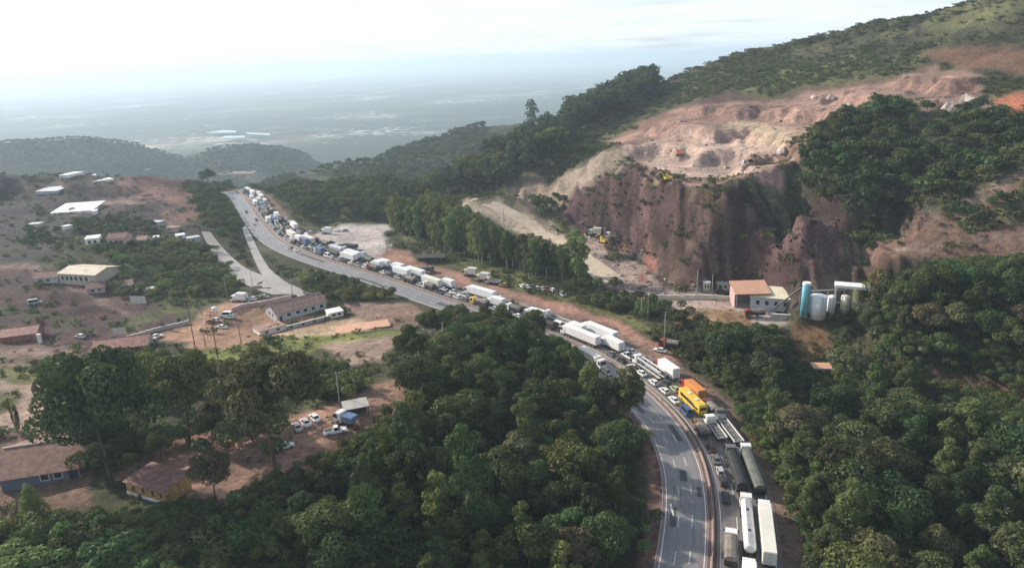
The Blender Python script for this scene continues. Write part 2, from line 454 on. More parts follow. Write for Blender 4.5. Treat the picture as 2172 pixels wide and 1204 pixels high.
# the wood behind the lot, the valley, middle and far hills
L([(600, 415), (700, 405), (820, 398), (900, 398)], z=[-6, -4, -4, -4], brk=False)
PD([(560, 700, -50), (700, 720, -55), (800, 720, -55), (900, 720, -45)])
L([(640, 372), (720, 352), (800, 340), (880, 325), (960, 282), (1040, 262)], d=[980, 1000, 1020, 1040, 1080, 1100])
PD([(700, 1350, -140), (900, 1400, -130), (1050, 1450, -120)])
L([(-100, 300), (0, 298), (60, 292), (140, 289), (220, 292), (300, 312), (340, 335)], d=1980)
L([(400, 338), (470, 312), (540, 306), (620, 318), (680, 345)], d=1850)
PD([(px, 1500, -165) for px in (-300, 0, 200, 400, 560, 700)])
PD([(-300, 1200, -130), (0, 1200, -130), (200, 1200, -130), (360, 1200, -140), (500, 1150, -130), (620, 1150, -110)])
PLAIN_Z = -190.0
PD([(px, 2200, PLAIN_Z) for px in (-900, -400, 0, 300, 600, 900, 1200, 1500, 1800, 2200, 2700, 3300)])

TH0, TH1, LR0, LR1 = -1.05, 1.05, math.log(22.5), math.log(2190.0)
NC, NRW = 860, 700
def tin():
    P = np.array(_pts)
    th = np.arctan2(P[:, 0], P[:, 1]); lr = np.log(np.hypot(P[:, 0], P[:, 1]))
    ext = []                                            # carry the rim outwards, beyond the frame
    for a in (-1.4, 1.4):
        for r_, z in ((22, 4), (60, 8), (120, 10), (250, 12), (450, 10 if a < 0 else 60), (620, 20 if a < 0 else 130), (900, -60 if a < 0 else 80), (2300, PLAIN_Z)):
            ext.append((a, math.log(r_), z))
    for t in np.linspace(-1.3, 1.3, 9):
        ext.append((t, math.log(20), 4)); ext.append((t, math.log(2400), PLAIN_Z))
    ext = np.array(ext)
    V = [Vector((a, b)) for a, b in zip(np.r_[th, ext[:, 0]], np.r_[lr, ext[:, 1]])]
    Z = np.r_[P[:, 2], ext[:, 2]]
    ov, oe, of, vo, _, _ = delaunay_2d_cdt(V, _edges, [], 0, 1e-5)
    ov = np.array([tuple(v) for v in ov]); oz = np.zeros(len(ov))
    for i, o in enumerate(vo):
        if o: oz[i] = np.mean([Z[k] for k in o])
        else:
            dd = np.hypot(th - ov[i, 0], lr - ov[i, 1]); k = np.argsort(dd)[:3]; w = 1 / (dd[k] + 1e-6); oz[i] = (P[k, 2] * w).sum() / w.sum()
    gth = np.linspace(TH0, TH1, NC); glr = np.linspace(LR0, LR1, NRW)
    G = np.full((NRW, NC), np.nan)
    for f in of:
        a, b, c = ov[list(f)]
        i0 = max(0, int(np.floor((min(a[1], b[1], c[1]) - LR0) / (LR1 - LR0) * (NRW - 1)))); i1 = min(NRW - 1, int(np.ceil((max(a[1], b[1], c[1]) - LR0) / (LR1 - LR0) * (NRW - 1))))
        j0 = max(0, int(np.floor((min(a[0], b[0], c[0]) - TH0) / (TH1 - TH0) * (NC - 1)))); j1 = min(NC - 1, int(np.ceil((max(a[0], b[0], c[0]) - TH0) / (TH1 - TH0) * (NC - 1))))
        if i1 < i0 or j1 < j0: continue
        X, Y = np.meshgrid(gth[j0:j1 + 1], glr[i0:i1 + 1])
        den = (b[1] - c[1]) * (a[0] - c[0]) + (c[0] - b[0]) * (a[1] - c[1])
        if abs(den) < 1e-14: continue
        w0 = ((b[1] - c[1]) * (X - c[0]) + (c[0] - b[0]) * (Y - c[1])) / den
        w1 = ((c[1] - a[1]) * (X - c[0]) + (a[0] - c[0]) * (Y - c[1])) / den
        w2 = 1 - w0 - w1
        ins = (w0 > -1e-6) & (w1 > -1e-6) & (w2 > -1e-6)
        zz = w0 * oz[f[0]] + w1 * oz[f[1]] + w2 * oz[f[2]]
        sub = G[i0:i1 + 1, j0:j1 + 1]; sub[ins] = zz[ins]
    G[np.isnan(G)] = PLAIN_Z
    return gth, glr, G
GTH, GLR, GZ = tin()
def blur(A, n):
    for _ in range(n):
        B = A.copy()
        B[1:-1] = .25 * A[:-2] + .5 * A[1:-1] + .25 * A[2:]
        A = B.copy()
        A[:, 1:-1] = .25 * B[:, :-2] + .5 * B[:, 1:-1] + .25 * B[:, 2:]
    return A
GZ = blur(GZ, 5)
_TT, _LL = np.meshgrid(GTH, GLR)
GD = np.exp(_LL)
GX = GD * np.sin(_TT); GY = GD * np.cos(_TT)

def height(x, y):
    x = np.asarray(x, float); y = np.asarray(y, float)
    a = (np.arctan2(x, y) - TH0) / (TH1 - TH0) * (NC - 1); b = (np.log(np.maximum(np.hypot(x, y), 1e-3)) - LR0) / (LR1 - LR0) * (NRW - 1)
    a = np.clip(a, 0, NC - 1.001); b = np.clip(b, 0, NRW - 1.001)
    j = a.astype(int); i = b.astype(int); fa = a - j; fb = b - i
    return (GZ[i, j] * (1 - fa) + GZ[i, j + 1] * fa) * (1 - fb) + (GZ[i + 1, j] * (1 - fa) + GZ[i + 1, j + 1] * fa) * fb

_T = np.exp(np.linspace(math.log(40), math.log(2150), 900))
def at(px, py):
    """where a line of sight meets the land"""
    d = rays(px, py); d = d / np.hypot(d[0], d[1])
    z = HCAM + d[2] * _T; h = height(d[0] * _T, d[1] * _T)
    k = np.argmax(z < h)
    if not (z < h).any(): return np.array([d[0] * 2100, d[1] * 2100, PLAIN_Z])
    if k == 0: t = _T[0]
    else:
        e0 = z[k - 1] - h[k - 1]; e1 = h[k] - z[k]; t = _T[k - 1] + (_T[k] - _T[k - 1]) * e0 / (e0 + e1 + 1e-9)
    x, y = d[0] * t, d[1] * t
    return np.array([x, y, float(height(x, y))])
def wpoly(pix): return [tuple(at(a, b)[:2]) for a, b in pix]

def road_dist(x, y):
    sh = x.shape; x = x.ravel(); y = y.ravel(); best = np.full(x.shape, 1e9); off = np.zeros(x.shape)
    for i in range(0, len(MP), 3):
        d = np.hypot(x - MP[i, 0], y - MP[i, 1]); k = d < best
        best[k] = d[k]; off[k] = ((x - MP[i, 0]) * MN[i, 0] + (y - MP[i, 1]) * MN[i, 1])[k]
    return best.reshape(sh), off.reshape(sh)
_near = GD < 640
RD = np.full(GX.shape, 1e9); RO = np.zeros(GX.shape)
_a, _b = road_dist(GX[_near], GY[_near]); RD[_near] = _a; RO[_near] = _b

# relief: fine everywhere, strong gullies where the ground is steep
_gr, _gc = np.gradient(GZ)
STEEP = np.hypot(_gr / (GD * (GLR[1] - GLR[0])), _gc / (GD * (GTH[1] - GTH[0])))
STEEP = blur(STEEP, 6)
_cliff = sstep(0.45, 0.8, STEEP) * (GD < 620)
_roadmask = sstep(13.5, 24, RD)
rel = fbm(GX * 0.02, GY * 0.02, 5, 3) * np.clip(GD / 330, 0.25, 3.5) * (1 + 1.5 * sstep(600, 1200, GD))
rel += fbm(GX * 0.14, GY * 0.14, 3, 9) * 0.35
_gul = np.abs(fbm(GX * 0.085 + 0.4 * fbm(GX * 0.03, GY * 0.03, 2, 5), GY * 0.05, 4, 21))
rel += _cliff * (1.8 - 7.0 * _gul) + _cliff * fbm(GX * 0.22, GY * 0.22, 3, 23) * 1.6 + _cliff * (0.8 - 3.4 * np.abs(fbm(GX * 0.17, GY * 0.035, 3, 29)))
_bm = blur(in_poly(GX, GY, wpoly([(1330, 305), (1380, 268), (1480, 232), (1600, 220), (1720, 208), (1860, 178), (1970, 156), (2070, 156), (2090, 222), (1940, 228), (1860, 208), (1735, 252), (1685, 325), (1630, 384), (1545, 380), (1480, 388), (1390, 380), (1350, 345)])).astype(float), 6)
_r1 = 1 - np.abs(fbm(GX * 0.022 + 3, GY * 0.03, 4, 61)) * 2.2; _r2 = 1 - np.abs(fbm(GX * 0.075, GY * 0.075, 3, 67)) * 2.0
rel += _bm * (np.maximum(_r1, -.2) * 4.2 + _r2 * 1.3 - 2.0)
_lm = (GX < -60) & (GD > 250) & (GD < 640)
rel += blur(_lm.astype(float), 8) * (np.maximum(0, fbm(GX * 0.028, GY * 0.028, 4, 63)) * 5.0 - 0.6)
rel += sstep(640, 1000, GD) * (1 - sstep(1700, 2100, GD)) * fbm(GX * 0.006, GY * 0.006, 5, 31) * 16
_tq = GZ + rel; _st = 6.5; _wv = 2.2 * fbm(GX * 0.03, GY * 0.03, 3, 27); _fr = (_tq + _wv) / _st; _fl = np.floor(_fr)
_tz = (_fl + sstep(0.30, 0.92, _fr - _fl)) * _st - _wv            # worked ledges in the quarry wall and the terraces
rel = rel + (_tz - _tq) * np.clip(blur((in_poly(GX, GY, wpoly([(1165, 458), (1205, 418), (1300, 362), (1342, 342), (1385, 384), (1480, 394), (1545, 388), (1790, 436), (1850, 470), (1950, 436), (2172, 368), (2400, 300), (2400, 560), (1880, 566), (1805, 606), (1450, 612), (1375, 552), (1300, 514)]))).astype(float), 5), 0, 1) * 0.75
_bt = 8.5; _fr = (GZ + rel + 1.6 * fbm(GX * 0.018, GY * 0.018, 3, 28)) / _bt; _fl = np.floor(_fr)      # haul benches
rel = rel + ((_fl + sstep(0.42, 0.9, _fr - _fl)) - _fr) * _bt * _bm * 0.8
GZ = GZ + rel * _roadmask * (0.35 + 0.65 * sstep(30, 60, RD))
GZ = GZ * sstep(12.5, 21, RD) + (-0.06) * (1 - sstep(12.5, 21, RD))

# ---- what covers the land
LAND = np.zeros(GX.shape + (3,)); LAND[:] = (0.064, 0.066, 0.036)
WOBX = GX + 9.0 * fbm(GX * 0.05, GY * 0.05, 4, 71) * np.clip(GD / 300, 0.4, 2); WOBY = GY + 9.0 * fbm(GX * 0.05, GY * 0.05, 4, 73) * np.clip(GD / 300, 0.4, 2)
POLY = {}
def cover(name, pix, col, soft=2, amt=1.0, within=None):
    poly = wpoly(pix); POLY[name] = poly
    m = in_poly(WOBX, WOBY, poly).astype(float)
    if within is not None: m *= within
    if soft: m = blur(m, soft)
    m = (m * amt)[..., None]
    LAND[:] = LAND * (1 - m) + np.array(col) * m
m_ = sstep(640, 760, GD) * (GX < 260)
LAND[:] = LAND * (1 - m_[..., None]) + np.array((0.034, 0.046, 0.024)) * m_[..., None]
_hillmask = fbm(GX * 0.012, GY * 0.012, 4, 41)
# hill scrub with drier and greener sweeps
m_ = (sstep(-0.2, 0.35, _hillmask) * (GY > 330) * (GX > 0))[..., None]
LAND[:] = LAND * (1 - m_) + np.array((0.112, 0.112, 0.052)) * m_
cover('left_heights', [(-300, 372), (0, 372), (180, 374), (400, 380), (425, 470), (440, 512), (200, 502), (0, 518), (-300, 518)], (0.062, 0.045, 0.044))  # soil darkened; the cloud shadow over the heights is put into its colour
cover('left_red', [(230, 384), (395, 382), (420, 460), (390, 470), (345, 420), (240, 405)], (0.175, 0.095, 0.08))
cover('left_field', [(-300, 560), (100, 560), (240, 610), (300, 640), (400, 690), (200, 745), (0, 770), (-300, 770)], (0.076, 0.047, 0.045))  # field soil toned darker too, shade included in the colour
cover('left_cloud_shade', [(-300, 400), (60, 400), (150, 430), (140, 520), (60, 560), (-300, 560)], (0.05, 0.045, 0.045), 4, 0.85)  # cloud shadow painted as a darker patch of ground
cover('left_light', [(-200, 690), (110, 730), (200, 745), (100, 775), (-200, 775)], (0.17, 0.115, 0.097))
cover('left_slope_green', [(190, 520), (440, 518), (520, 600), (480, 625), (250, 640), (230, 560)], (0.07, 0.085, 0.035))
cover('green_wood', [(590, 380), (830, 385), (830, 470), (640, 475)], (0.05, 0.065, 0.03))
cover('lot', [(640, 500), (690, 488), (815, 474), (832, 560), (790, 565), (700, 535)], (0.46, 0.41, 0.385))
cover('verge', [(826, 530), (900, 560), (1000, 592), (1100, 622), (1180, 640), (1300, 688), (1440, 738), (1450, 775), (1330, 712), (1240, 684), (1050, 632), (900, 590), (780, 556)], (0.33, 0.19, 0.145))
cover('grass_strip', [(855, 500), (960, 545), (1100, 588), (1200, 620), (1300, 668), (1450, 705), (1450, 728), (1300, 680), (1180, 632), (1100, 612), (1000, 585), (900, 548)], (0.135, 0.14, 0.055))
cover('belt', [(800, 420), (960, 420), (1080, 460), (1230, 540), (1240, 610), (1100, 585), (960, 540), (850, 495)], (0.06, 0.07, 0.03))
cover('track', [(985, 418), (1060, 428), (1170, 480), (1265, 545), (1340, 612), (1290, 606), (1225, 560), (1130, 492), (1010, 440)], (0.42, 0.34, 0.26))
cover('below_cliff', [(1060, 405), (1190, 380), (1260, 392), (1210, 425), (1190, 462), (1080, 430)], (0.26, 0.20, 0.15))
cover('floor', [(1215, 478), (1310, 508), (1380, 550), (1430, 605), (1560, 612), (1560, 660), (1400, 650), (1300, 606), (1235, 560)], (0.34, 0.26, 0.225), 2, 1.0, 1 - sstep(0.25, 0.5, STEEP))
cover('floor_red', [(1300, 512), (1345, 520), (1370, 560), (1395, 600), (1370, 600), (1345, 560), (1330, 535), (1280, 528)], (0.22, 0.10, 0.08))
cover('pond_dark', [(1270, 540), (1345, 535), (1340, 555), (1290, 555)], (0.06, 0.065, 0.075))
cover('pad', [(1540, 612), (1850, 606), (1850, 690), (1690, 690), (1540, 690)], (0.50, 0.43, 0.37), 2, 1.0, 1 - sstep(0.2, 0.4, STEEP))
cover('pad_bank', [(1670, 694), (1760, 694), (1760, 750), (1680, 760)], (0.20, 0.125, 0.07))
cover('brown_slope', [(1440, 655), (1560, 660), (1580, 695), (1440, 690)], (0.24, 0.155, 0.09))
cover('terraces', [(1840, 565), (1870, 500), (1950, 440), (2172, 372), (2400, 330), (2400, 560), (2172, 552), (2000, 560), (1880, 562)], (0.16, 0.10, 0.078))
cover('terrace_green', [(2040, 440), (2172, 385), (2400, 350), (2400, 470), (2172, 465), (2080, 480)], (0.095, 0.095, 0.045), 3, 0.8)
cover('cliff', [(1165, 455), (1205, 420), (1300, 366), (1342, 345), (1385, 386), (1480, 396), (1545, 391), (1780, 436), (1805, 600), (1450, 610), (1375, 550), (1300, 512)], (0.076, 0.043, 0.046))  # rock tone lowered so part of the wall's shade sits in the colour
cover('cliff_green', [(1440, 396), (1545, 392), (1560, 440), (1480, 540), (1440, 606), (1395, 560), (1430, 500), (1500, 450)], (0.095, 0.072, 0.045), 3, 0.75)
cover('right_scree', [(1790, 470), (1840, 450), (1860, 560), (1780, 606), (1730, 606), (1800, 560)], (0.12, 0.085, 0.068), 2, 0.8)
cover('bench', [(1305, 302), (1360, 262), (1480, 222), (1600, 212), (1720, 200), (1870, 170), (1970, 148), (2080, 146), (2110, 232), (1940, 236), (1860, 216), (1745, 262), (1695, 332), (1640, 392), (1545, 388), (1480, 394), (1385, 384), (1342, 345)], (0.31, 0.20, 0.16))
cover('bench_pale', [(1320, 312), (1440, 290), (1520, 290), (1570, 300), (1640, 310), (1690, 300), (1680, 340), (1620, 370), (1520, 372), (1440, 385), (1400, 384), (1360, 350)], (0.46, 0.345, 0.285), 3, 0.85)
cover('bench_brown', [(1305, 302), (1360, 262), (1480, 222), (1600, 212), (1720, 200), (1870, 170), (1970, 148), (2080, 146), (2110, 232), (1940, 236), (1860, 216), (1745, 262), (1695, 332), (1640, 392), (1480, 394), (1342, 345)], (0.185, 0.115, 0.092), 1, 0.8, sstep(0.02, 0.3, fbm(GX * 0.03, GY * 0.03, 4, 83)))
cover('bench_grey', [(1140, 395), (1240, 345), (1310, 318), (1345, 345), (1300, 366), (1205, 420), (1150, 430)], (0.27, 0.215, 0.17), 3, 0.85)
cover('bench_green', [(1500, 270), (1560, 238), (1690, 280), (1690, 296), (1560, 280)], (0.40, 0.33, 0.23), 2, 0.7)
cover('cut_line', [(1380, 250), (1480, 214), (1600, 200), (1720, 188), (1900, 155), (1970, 143), (1970, 156), (1900, 170), (1720, 201), (1600, 213), (1480, 226)], (0.125, 0.075, 0.068))
cover('hill_red', [(1960, 112), (2060, 100), (2172, 108), (2400, 80), (2400, 150), (2172, 155), (2060, 150)], (0.20, 0.105, 0.075), 3, 0.75)
cover('bank_red', [(2085, 215), (2172, 195), (2400, 180), (2400, 245), (2172, 262), (2120, 246)], (0.36, 0.135, 0.075))
cover('hill_green', [(1560, 200), (1640, 150), (1850, 125), (1980, 130), (1900, 160), (1760, 185), (1620, 205)], (0.14, 0.15, 0.06), 4, 0.8)
cover('bench_track', [(1890, 525), (2020, 508), (2172, 494), (2400, 480), (2400, 490), (2172, 501), (2020, 515), (1890, 532)], (0.27, 0.20, 0.16), 1)
cover('upper_track', [(1950, 446), (2060, 412), (2172, 370), (2300, 330), (2300, 338), (2172, 379), (2060, 420), (1950, 454)], (0.25, 0.19, 0.15), 1)
cover('hill_track', [(1872, 108), (1925, 65), (1990, 22), (2003, 26), (1937, 72), (1886, 112)], (0.04, 0.034, 0.03), 1)
cover('dark_slope', [(1695, 335), (1742, 268), (1860, 224), (2110, 243), (2172, 255), (2172, 370), (1960, 438), (1830, 470), (1700, 420)], (0.06, 0.062, 0.034))
cover('yard', [(360, 708), (470, 640), (600, 636), (700, 690), (560, 728), (400, 742)], (0.31, 0.19, 0.13))
cover('house_yard', [(590, 712), (690, 680), (740, 668), (840, 690), (720, 712), (600, 725)], (0.47, 0.34, 0.23))
cover('brown_yard', [(720, 640), (870, 640), (890, 690), (830, 700), (740, 665)], (0.27, 0.18, 0.145))
cover('grass_bank', [(380, 752), (560, 722), (700, 712), (860, 705), (860, 722), (680, 740), (560, 770), (420, 790)], (0.15, 0.165, 0.05))
cover('bare_patch', [(680, 736), (840, 716), (830, 770), (740, 775)], (0.26, 0.19, 0.155))
cover('front_track', [(-300, 805), (105, 802), (118, 860), (110, 905), (-300, 930)], (0.40, 0.285, 0.23))
cover('front_island', [(-200, 818), (40, 818), (58, 845), (30, 872), (-200, 900)], (0.13, 0.125, 0.06))
cover('front_bank', [(-200, 780), (100, 778), (105, 803), (-200, 805)], (0.14, 0.145, 0.055))
cover('parking', [(260, 1000), (400, 900), (560, 900), (700, 860), (790, 830), (870, 810), (860, 880), (840, 905), (620, 1030), (420, 1060)], (0.30, 0.185, 0.135))
cover('front_left', [(-300, 930), (110, 905), (200, 960), (200, 1080), (-300, 1080)], (0.17, 0.11, 0.085))
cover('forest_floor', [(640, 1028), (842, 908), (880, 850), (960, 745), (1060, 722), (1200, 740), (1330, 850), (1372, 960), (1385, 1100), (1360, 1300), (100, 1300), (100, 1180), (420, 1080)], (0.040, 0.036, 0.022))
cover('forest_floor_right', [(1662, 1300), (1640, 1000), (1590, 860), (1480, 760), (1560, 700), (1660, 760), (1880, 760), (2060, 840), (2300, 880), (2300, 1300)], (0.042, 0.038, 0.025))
cover('right_track', [(1738, 798), (1760, 780), (1800, 778), (1850, 800), (2000, 814), (2172, 838), (2400, 870), (2400, 900), (2172, 862), (2000, 830), (1840, 812)], (0.27, 0.135, 0.10))
# brown shoulders along the highway
m_ = ((sstep(-15.5, -13.0, RO) * (1 - sstep(-11.5, -10.8, RO)) * (RD < 17) * (GY < 260)) * 0.9)[..., None]
LAND[:] = LAND * (1 - m_) + np.array((0.20, 0.115, 0.095)) * m_
m_ = ((sstep(10.5, 11.5, RO) * (1 - sstep(15.5, 19.5, RO)) * (RD < 20)) * 0.7)[..., None]
LAND[:] = LAND * (1 - m_) + np.array((0.25, 0.165, 0.13)) * m_
m_ = (sstep(0.75, 1.15, STEEP) * (GD < 620) * (GD > 230) * (GX > 40) * np.clip(0.75 + 0.5 * fbm(GX * 0.07, GY * 0.07, 3, 97), 0, 1) * (~in_poly(GX, GY, POLY['bench'])))[..., None]
LAND[:] = LAND * (1 - 0.75 * m_) + np.array((0.078, 0.050, 0.046)) * 0.75 * m_      # bare rock shows on the steepest faces
_sk = (np.clip(sstep(0.5, 0.9, STEEP) * (GD < 620) * (GX > 40), 0, 1))[..., None]      # wash marks down the cut faces
LAND *= 1 + _sk * np.clip(1.0 * fbm(GX * 0.42 + 2 * fbm(GX * .05, GY * .05, 2, 98), GY * 0.03, 3, 99) + 0.5 * fbm(GX * 0.11, GY * 0.04, 3, 101), -0.6, 0.75)[..., None]
# tracks, strips and worked patches on the red heights
cover('track_a', [(-200, 372), (0, 374), (190, 386), (300, 392), (300, 397), (190, 393), (0, 384), (-200, 384)], (0.26, 0.19, 0.16))
cover('track_b', [(120, 455), (240, 420), (330, 430), (400, 478), (385, 480), (325, 440), (240, 430), (130, 462)], (0.24, 0.16, 0.13))
cover('track_c', [(-200, 575), (90, 560), (250, 640), (300, 690), (280, 692), (235, 650), (90, 572), (-200, 590)], (0.21, 0.145, 0.125))
cover('track_d', [(-200, 745), (100, 742), (200, 752), (200, 758), (100, 752), (-200, 756)], (0.26, 0.19, 0.155))
cover('strip_a', [(-200, 655), (60, 650), (150, 690), (140, 700), (50, 668), (-200, 672)], (0.07, 0.075, 0.035))
cover('strip_b', [(230, 690), (380, 640), (480, 628), (480, 640), (390, 660), (290, 705)], (0.085, 0.085, 0.04))
cover('dark_earth', [(90, 640), (170, 630), (230, 660), (180, 690), (110, 670)], (0.075, 0.042, 0.04), 2, 0.8)
cover('red_patch', [(190, 590), (290, 600), (300, 640), (240, 640)], (0.16, 0.09, 0.075), 2, 0.8)
_vg = ((LAND[..., 1] > LAND[..., 0] * 0.9) * sstep(150, 330, GD))[..., None]
LAND *= 1 + _vg * np.clip(0.55 * fbm(GX * 0.16, GY * 0.16, 3, 87) + 0.35 * fbm(GX * 0.05, GY * 0.05, 3, 88), -0.62, 0.6)[..., None]
# broad natural variation of the soils themselves
_v = 1 + 0.34 * fbm(GX * 0.045, GY * 0.045, 4, 55) + 0.24 * fbm(GX * 0.3, GY * 0.3, 2, 58)
LAND *= _v[..., None]
LAND = np.clip(LAND, 0.01, 0.8)

def land_mat():
    m, nt, b = new_mat('land')
    at_ = nd(nt, 'ShaderNodeAttribute', attribute_name='land')
    n1 = noise(nt, 0.55, 6, 0.65); n2 = noise(nt, 0.06, 5, 0.6)
    n3 = noise(nt, 3.0, 3, 0.6)
    c = mixc(nt, at_.outputs['Color'], ramp(nt, n1.outputs['Fac'], (0.30, (0.40, 0.40, 0.42)), (0.50, (1, 1, 1)), (0.75, (1.55, 1.5, 1.42))), 0.85, 'MULTIPLY')
    c = mixc(nt, c, ramp(nt, n3.outputs['Fac'], (0.35, (0.72, 0.72, 0.72)), (0.6, (1.08, 1.08, 1.08))), 0.5, 'MULTIPLY')
    c = mixc(nt, c, ramp(nt, n2.outputs['Fac'], (0.35, (0.72, 0.74, 0.78)), (0.65, (1.2, 1.17, 1.12))), 0.8, 'MULTIPLY')
    nt.links.new(c, b.inputs['Base Color'])
    b.inputs['Roughness'].default_value = 0.95; b.inputs['Specular IOR Level'].default_value = 0.12
    bp = nd(nt, 'ShaderNodeBump'); bp.inputs['Strength'].default_value = 0.7; bp.inputs['Distance'].default_value = 0.8
    nt.links.new(n1.outputs['Fac'], bp.inputs['Height']); nt.links.new(bp.outputs[0], b.inputs['Normal'])
    return m
def grid_mesh(name, X, Y, Z, mat, land=None):
    nr, nc = X.shape
    V = np.stack([X, Y, Z], -1).reshape(-1, 3)
    i = np.arange((nr - 1) * (nc - 1)); r_ = i // (nc - 1); c_ = i % (nc - 1); a = r_ * nc + c_
    F = np.stack([a, a + nc, a + nc + 1, a + 1], -1)[:, ::-1]
    me = bpy.data.meshes.new(name)
    me.vertices.add(len(V)); me.vertices.foreach_set('co', V.ravel().astype(np.float32))
    me.loops.add(F.size); me.loops.foreach_set('vertex_index', F.ravel().astype(np.int32))
    me.polygons.add(len(F)); me.polygons.foreach_set('loop_start', np.arange(0, F.size, 4, dtype=np.int32))
    me.polygons.foreach_set('use_smooth', np.ones(len(F), bool))
    me.update(calc_edges=True)
    if land is not None:
        at_ = me.attributes.new('land', 'FLOAT_COLOR', 'POINT')
        at_.data.foreach_set('color', np.concatenate([land.reshape(-1, 3), np.ones((len(V), 1))], 1).ravel().astype(np.float32))
    me.materials.append(mat)
    return me
GZI = GZ.copy()
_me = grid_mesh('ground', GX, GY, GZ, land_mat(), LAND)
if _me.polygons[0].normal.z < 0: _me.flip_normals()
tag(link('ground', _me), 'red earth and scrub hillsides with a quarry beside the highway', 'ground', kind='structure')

# the low plain to the horizon
def plain_mat():
    m, nt, b = new_mat('plain_fields')
    tc = nd(nt, 'ShaderNodeTexCoord')
    mp = nd(nt, 'ShaderNodeMapping'); mp.inputs['Scale'].default_value = (1, 0.8, 1); nt.links.new(tc.outputs['Object'], mp.inputs[0])
    vo = nd(nt, 'ShaderNodeTexVoronoi'); vo.inputs['Scale'].default_value = 0.0028; nt.links.new(mp.outputs[0], vo.inputs['Vector'])
    n1 = noise(nt, 0.0012, 6, 0.6); n2 = noise(nt, 0.006, 5, 0.6); n3 = noise(nt, 0.02, 4, 0.65)
    sp = nd(nt, 'ShaderNodeSeparateColor'); nt.links.new(vo.outputs['Color'], sp.inputs[0])
    f = ramp(nt, sp.outputs[0], (0.0, (0.02, 0.04, 0.025)), (0.4, (0.035, 0.065, 0.03)), (0.66, (0.08, 0.11, 0.05)), (0.84, (0.19, 0.20, 0.12)), (1.0, (0.34, 0.27, 0.21)))
    c = mixc(nt, f, (0.03, 0.045, 0.03, 1), ramp(nt, n1.outputs['Fac'], (0.46, (1, 1, 1)), (0.62, (0, 0, 0))))
    c = mixc(nt, c, (0.03, 0.045, 0.028, 1), ramp(nt, n2.outputs['Fac'], (0.40, (0.9, 0.9, 0.9)), (0.58, (0, 0, 0))))
    town = nd(nt, 'ShaderNodeMath', operation='MULTIPLY'); nt.links.new(n3.outputs['Fac'], town.inputs[0]); nt.links.new(n1.outputs['Fac'], town.inputs[1])
    c = mixc(nt, c, (0.62, 0.60, 0.56, 1), ramp(nt, town.outputs[0], (0.31, (0, 0, 0)), (0.38, (0.9, 0.9, 0.9))))
    nt.links.new(c, b.inputs['Base Color']); b.inputs['Roughness'].default_value = 0.95; b.inputs['Specular IOR Level'].default_value = 0.1
    return m
_pt = np.linspace(TH0 - 0.15, TH1 + 0.15, 240); _pl = np.linspace(math.log(2130), math.log(66000), 170)
_PT, _PL = np.meshgrid(_pt, _pl); _PD = np.exp(_PL); _PX = _PD * np.sin(_PT); _PY = _PD * np.cos(_PT)
_PZ = PLAIN_Z - 6 + 26 * sstep(2300, 4200, _PD) * np.maximum(0, fbm(_PX * 0.0007, _PY * 0.0007, 5, 91)) + 60 * sstep(9000, 26000, _PD) * np.maximum(0, fbm(_PX * 0.00012, _PY * 0.00012, 4, 95))
_PZ[0] = PLAIN_Z - 25
_me = grid_mesh('plain', _PX, _PY, _PZ, plain_mat())
if _me.polygons[0].normal.z < 0: _me.flip_normals()
tag(link('plain', _me), 'wide blue green plain of fields and woods fading to the horizon', 'plain', kind='structure')

def water_mat():
    m, nt, b = new_mat('water')
    n = noise(nt, 0.02, 3)
    nt.links.new(ramp(nt, n.outputs['Fac'], (0.3, (0.30, 0.36, 0.40)), (0.7, (0.42, 0.48, 0.50))), b.inputs['Base Color'])
    b.inputs['Roughness'].default_value = 0.08; b.inputs['Specular IOR Level'].default_value = 1.0; b.inputs['Metallic'].default_value = 0.75
    return m
M['water'] = water_mat()
def flat_shape(name, pix, z, mat, wob=0.0):
    q = [on_z(a, b, z) for a, b in pix]
    mb = MB(); mb.add(q, [tuple(range(len(q)))]); me = mb.mesh(name, mat)
    if me.polygons[0].normal.z < 0: me.flip_normals()
    return link(name, me)
# ================================================================== roads
def asphalt_mat(name, col, rough, patch):
    m, nt, b = new_mat(name)
    n1 = noise(nt, 0.09, 5, 0.6); n2 = noise(nt, 0.9, 5, 0.65); n3 = noise(nt, 7.0, 2)
    at_ = nd(nt, 'ShaderNodeAttribute', attribute_name='lane')
    c = ramp(nt, n1.outputs['Fac'], (0.3, tuple(x * 0.8 for x in col)), (0.7, tuple(x * 1.2 for x in col)))
    c = mixc(nt, c, patch + (1,), ramp(nt, n2.outputs['Fac'], (0.45, (0, 0, 0)), (0.7, (0.7, 0.7, 0.7))))
    c = mixc(nt, c, tuple(x * 0.55 for x in col) + (1,), ramp(nt, at_.outputs['Fac'], (0.0, (0, 0, 0)), (1.0, (0.55, 0.55, 0.55))))
    du = nd(nt, 'ShaderNodeAttribute', attribute_name='dust')
    dm = nd(nt, 'ShaderNodeMath', operation='MULTIPLY'); nt.links.new(du.outputs['Fac'], dm.inputs[0]); nt.links.new(ramp(nt, n1.outputs['Fac'], (0.25, (0.45,) * 3), (0.7, (1, 1, 1))), dm.inputs[1])
    c = mixc(nt, c, (0.20, 0.125, 0.105, 1), dm.outputs[0])
    nt.links.new(c, b.inputs['Base Color'])
    nt.links.new(ramp(nt, n2.outputs['Fac'], (0.3, (rough - .1,) * 3), (0.7, (rough + .12,) * 3)), b.inputs['Roughness'])
    b.inputs['Specular IOR Level'].default_value = 0.5
    bp = nd(nt, 'ShaderNodeBump'); bp.inputs['Strength'].default_value = 0.15; bp.inputs['Distance'].default_value = 0.02
    nt.links.new(n3.outputs['Fac'], bp.inputs['Height']); nt.links.new(bp.outputs[0], b.inputs['Normal'])
    return m
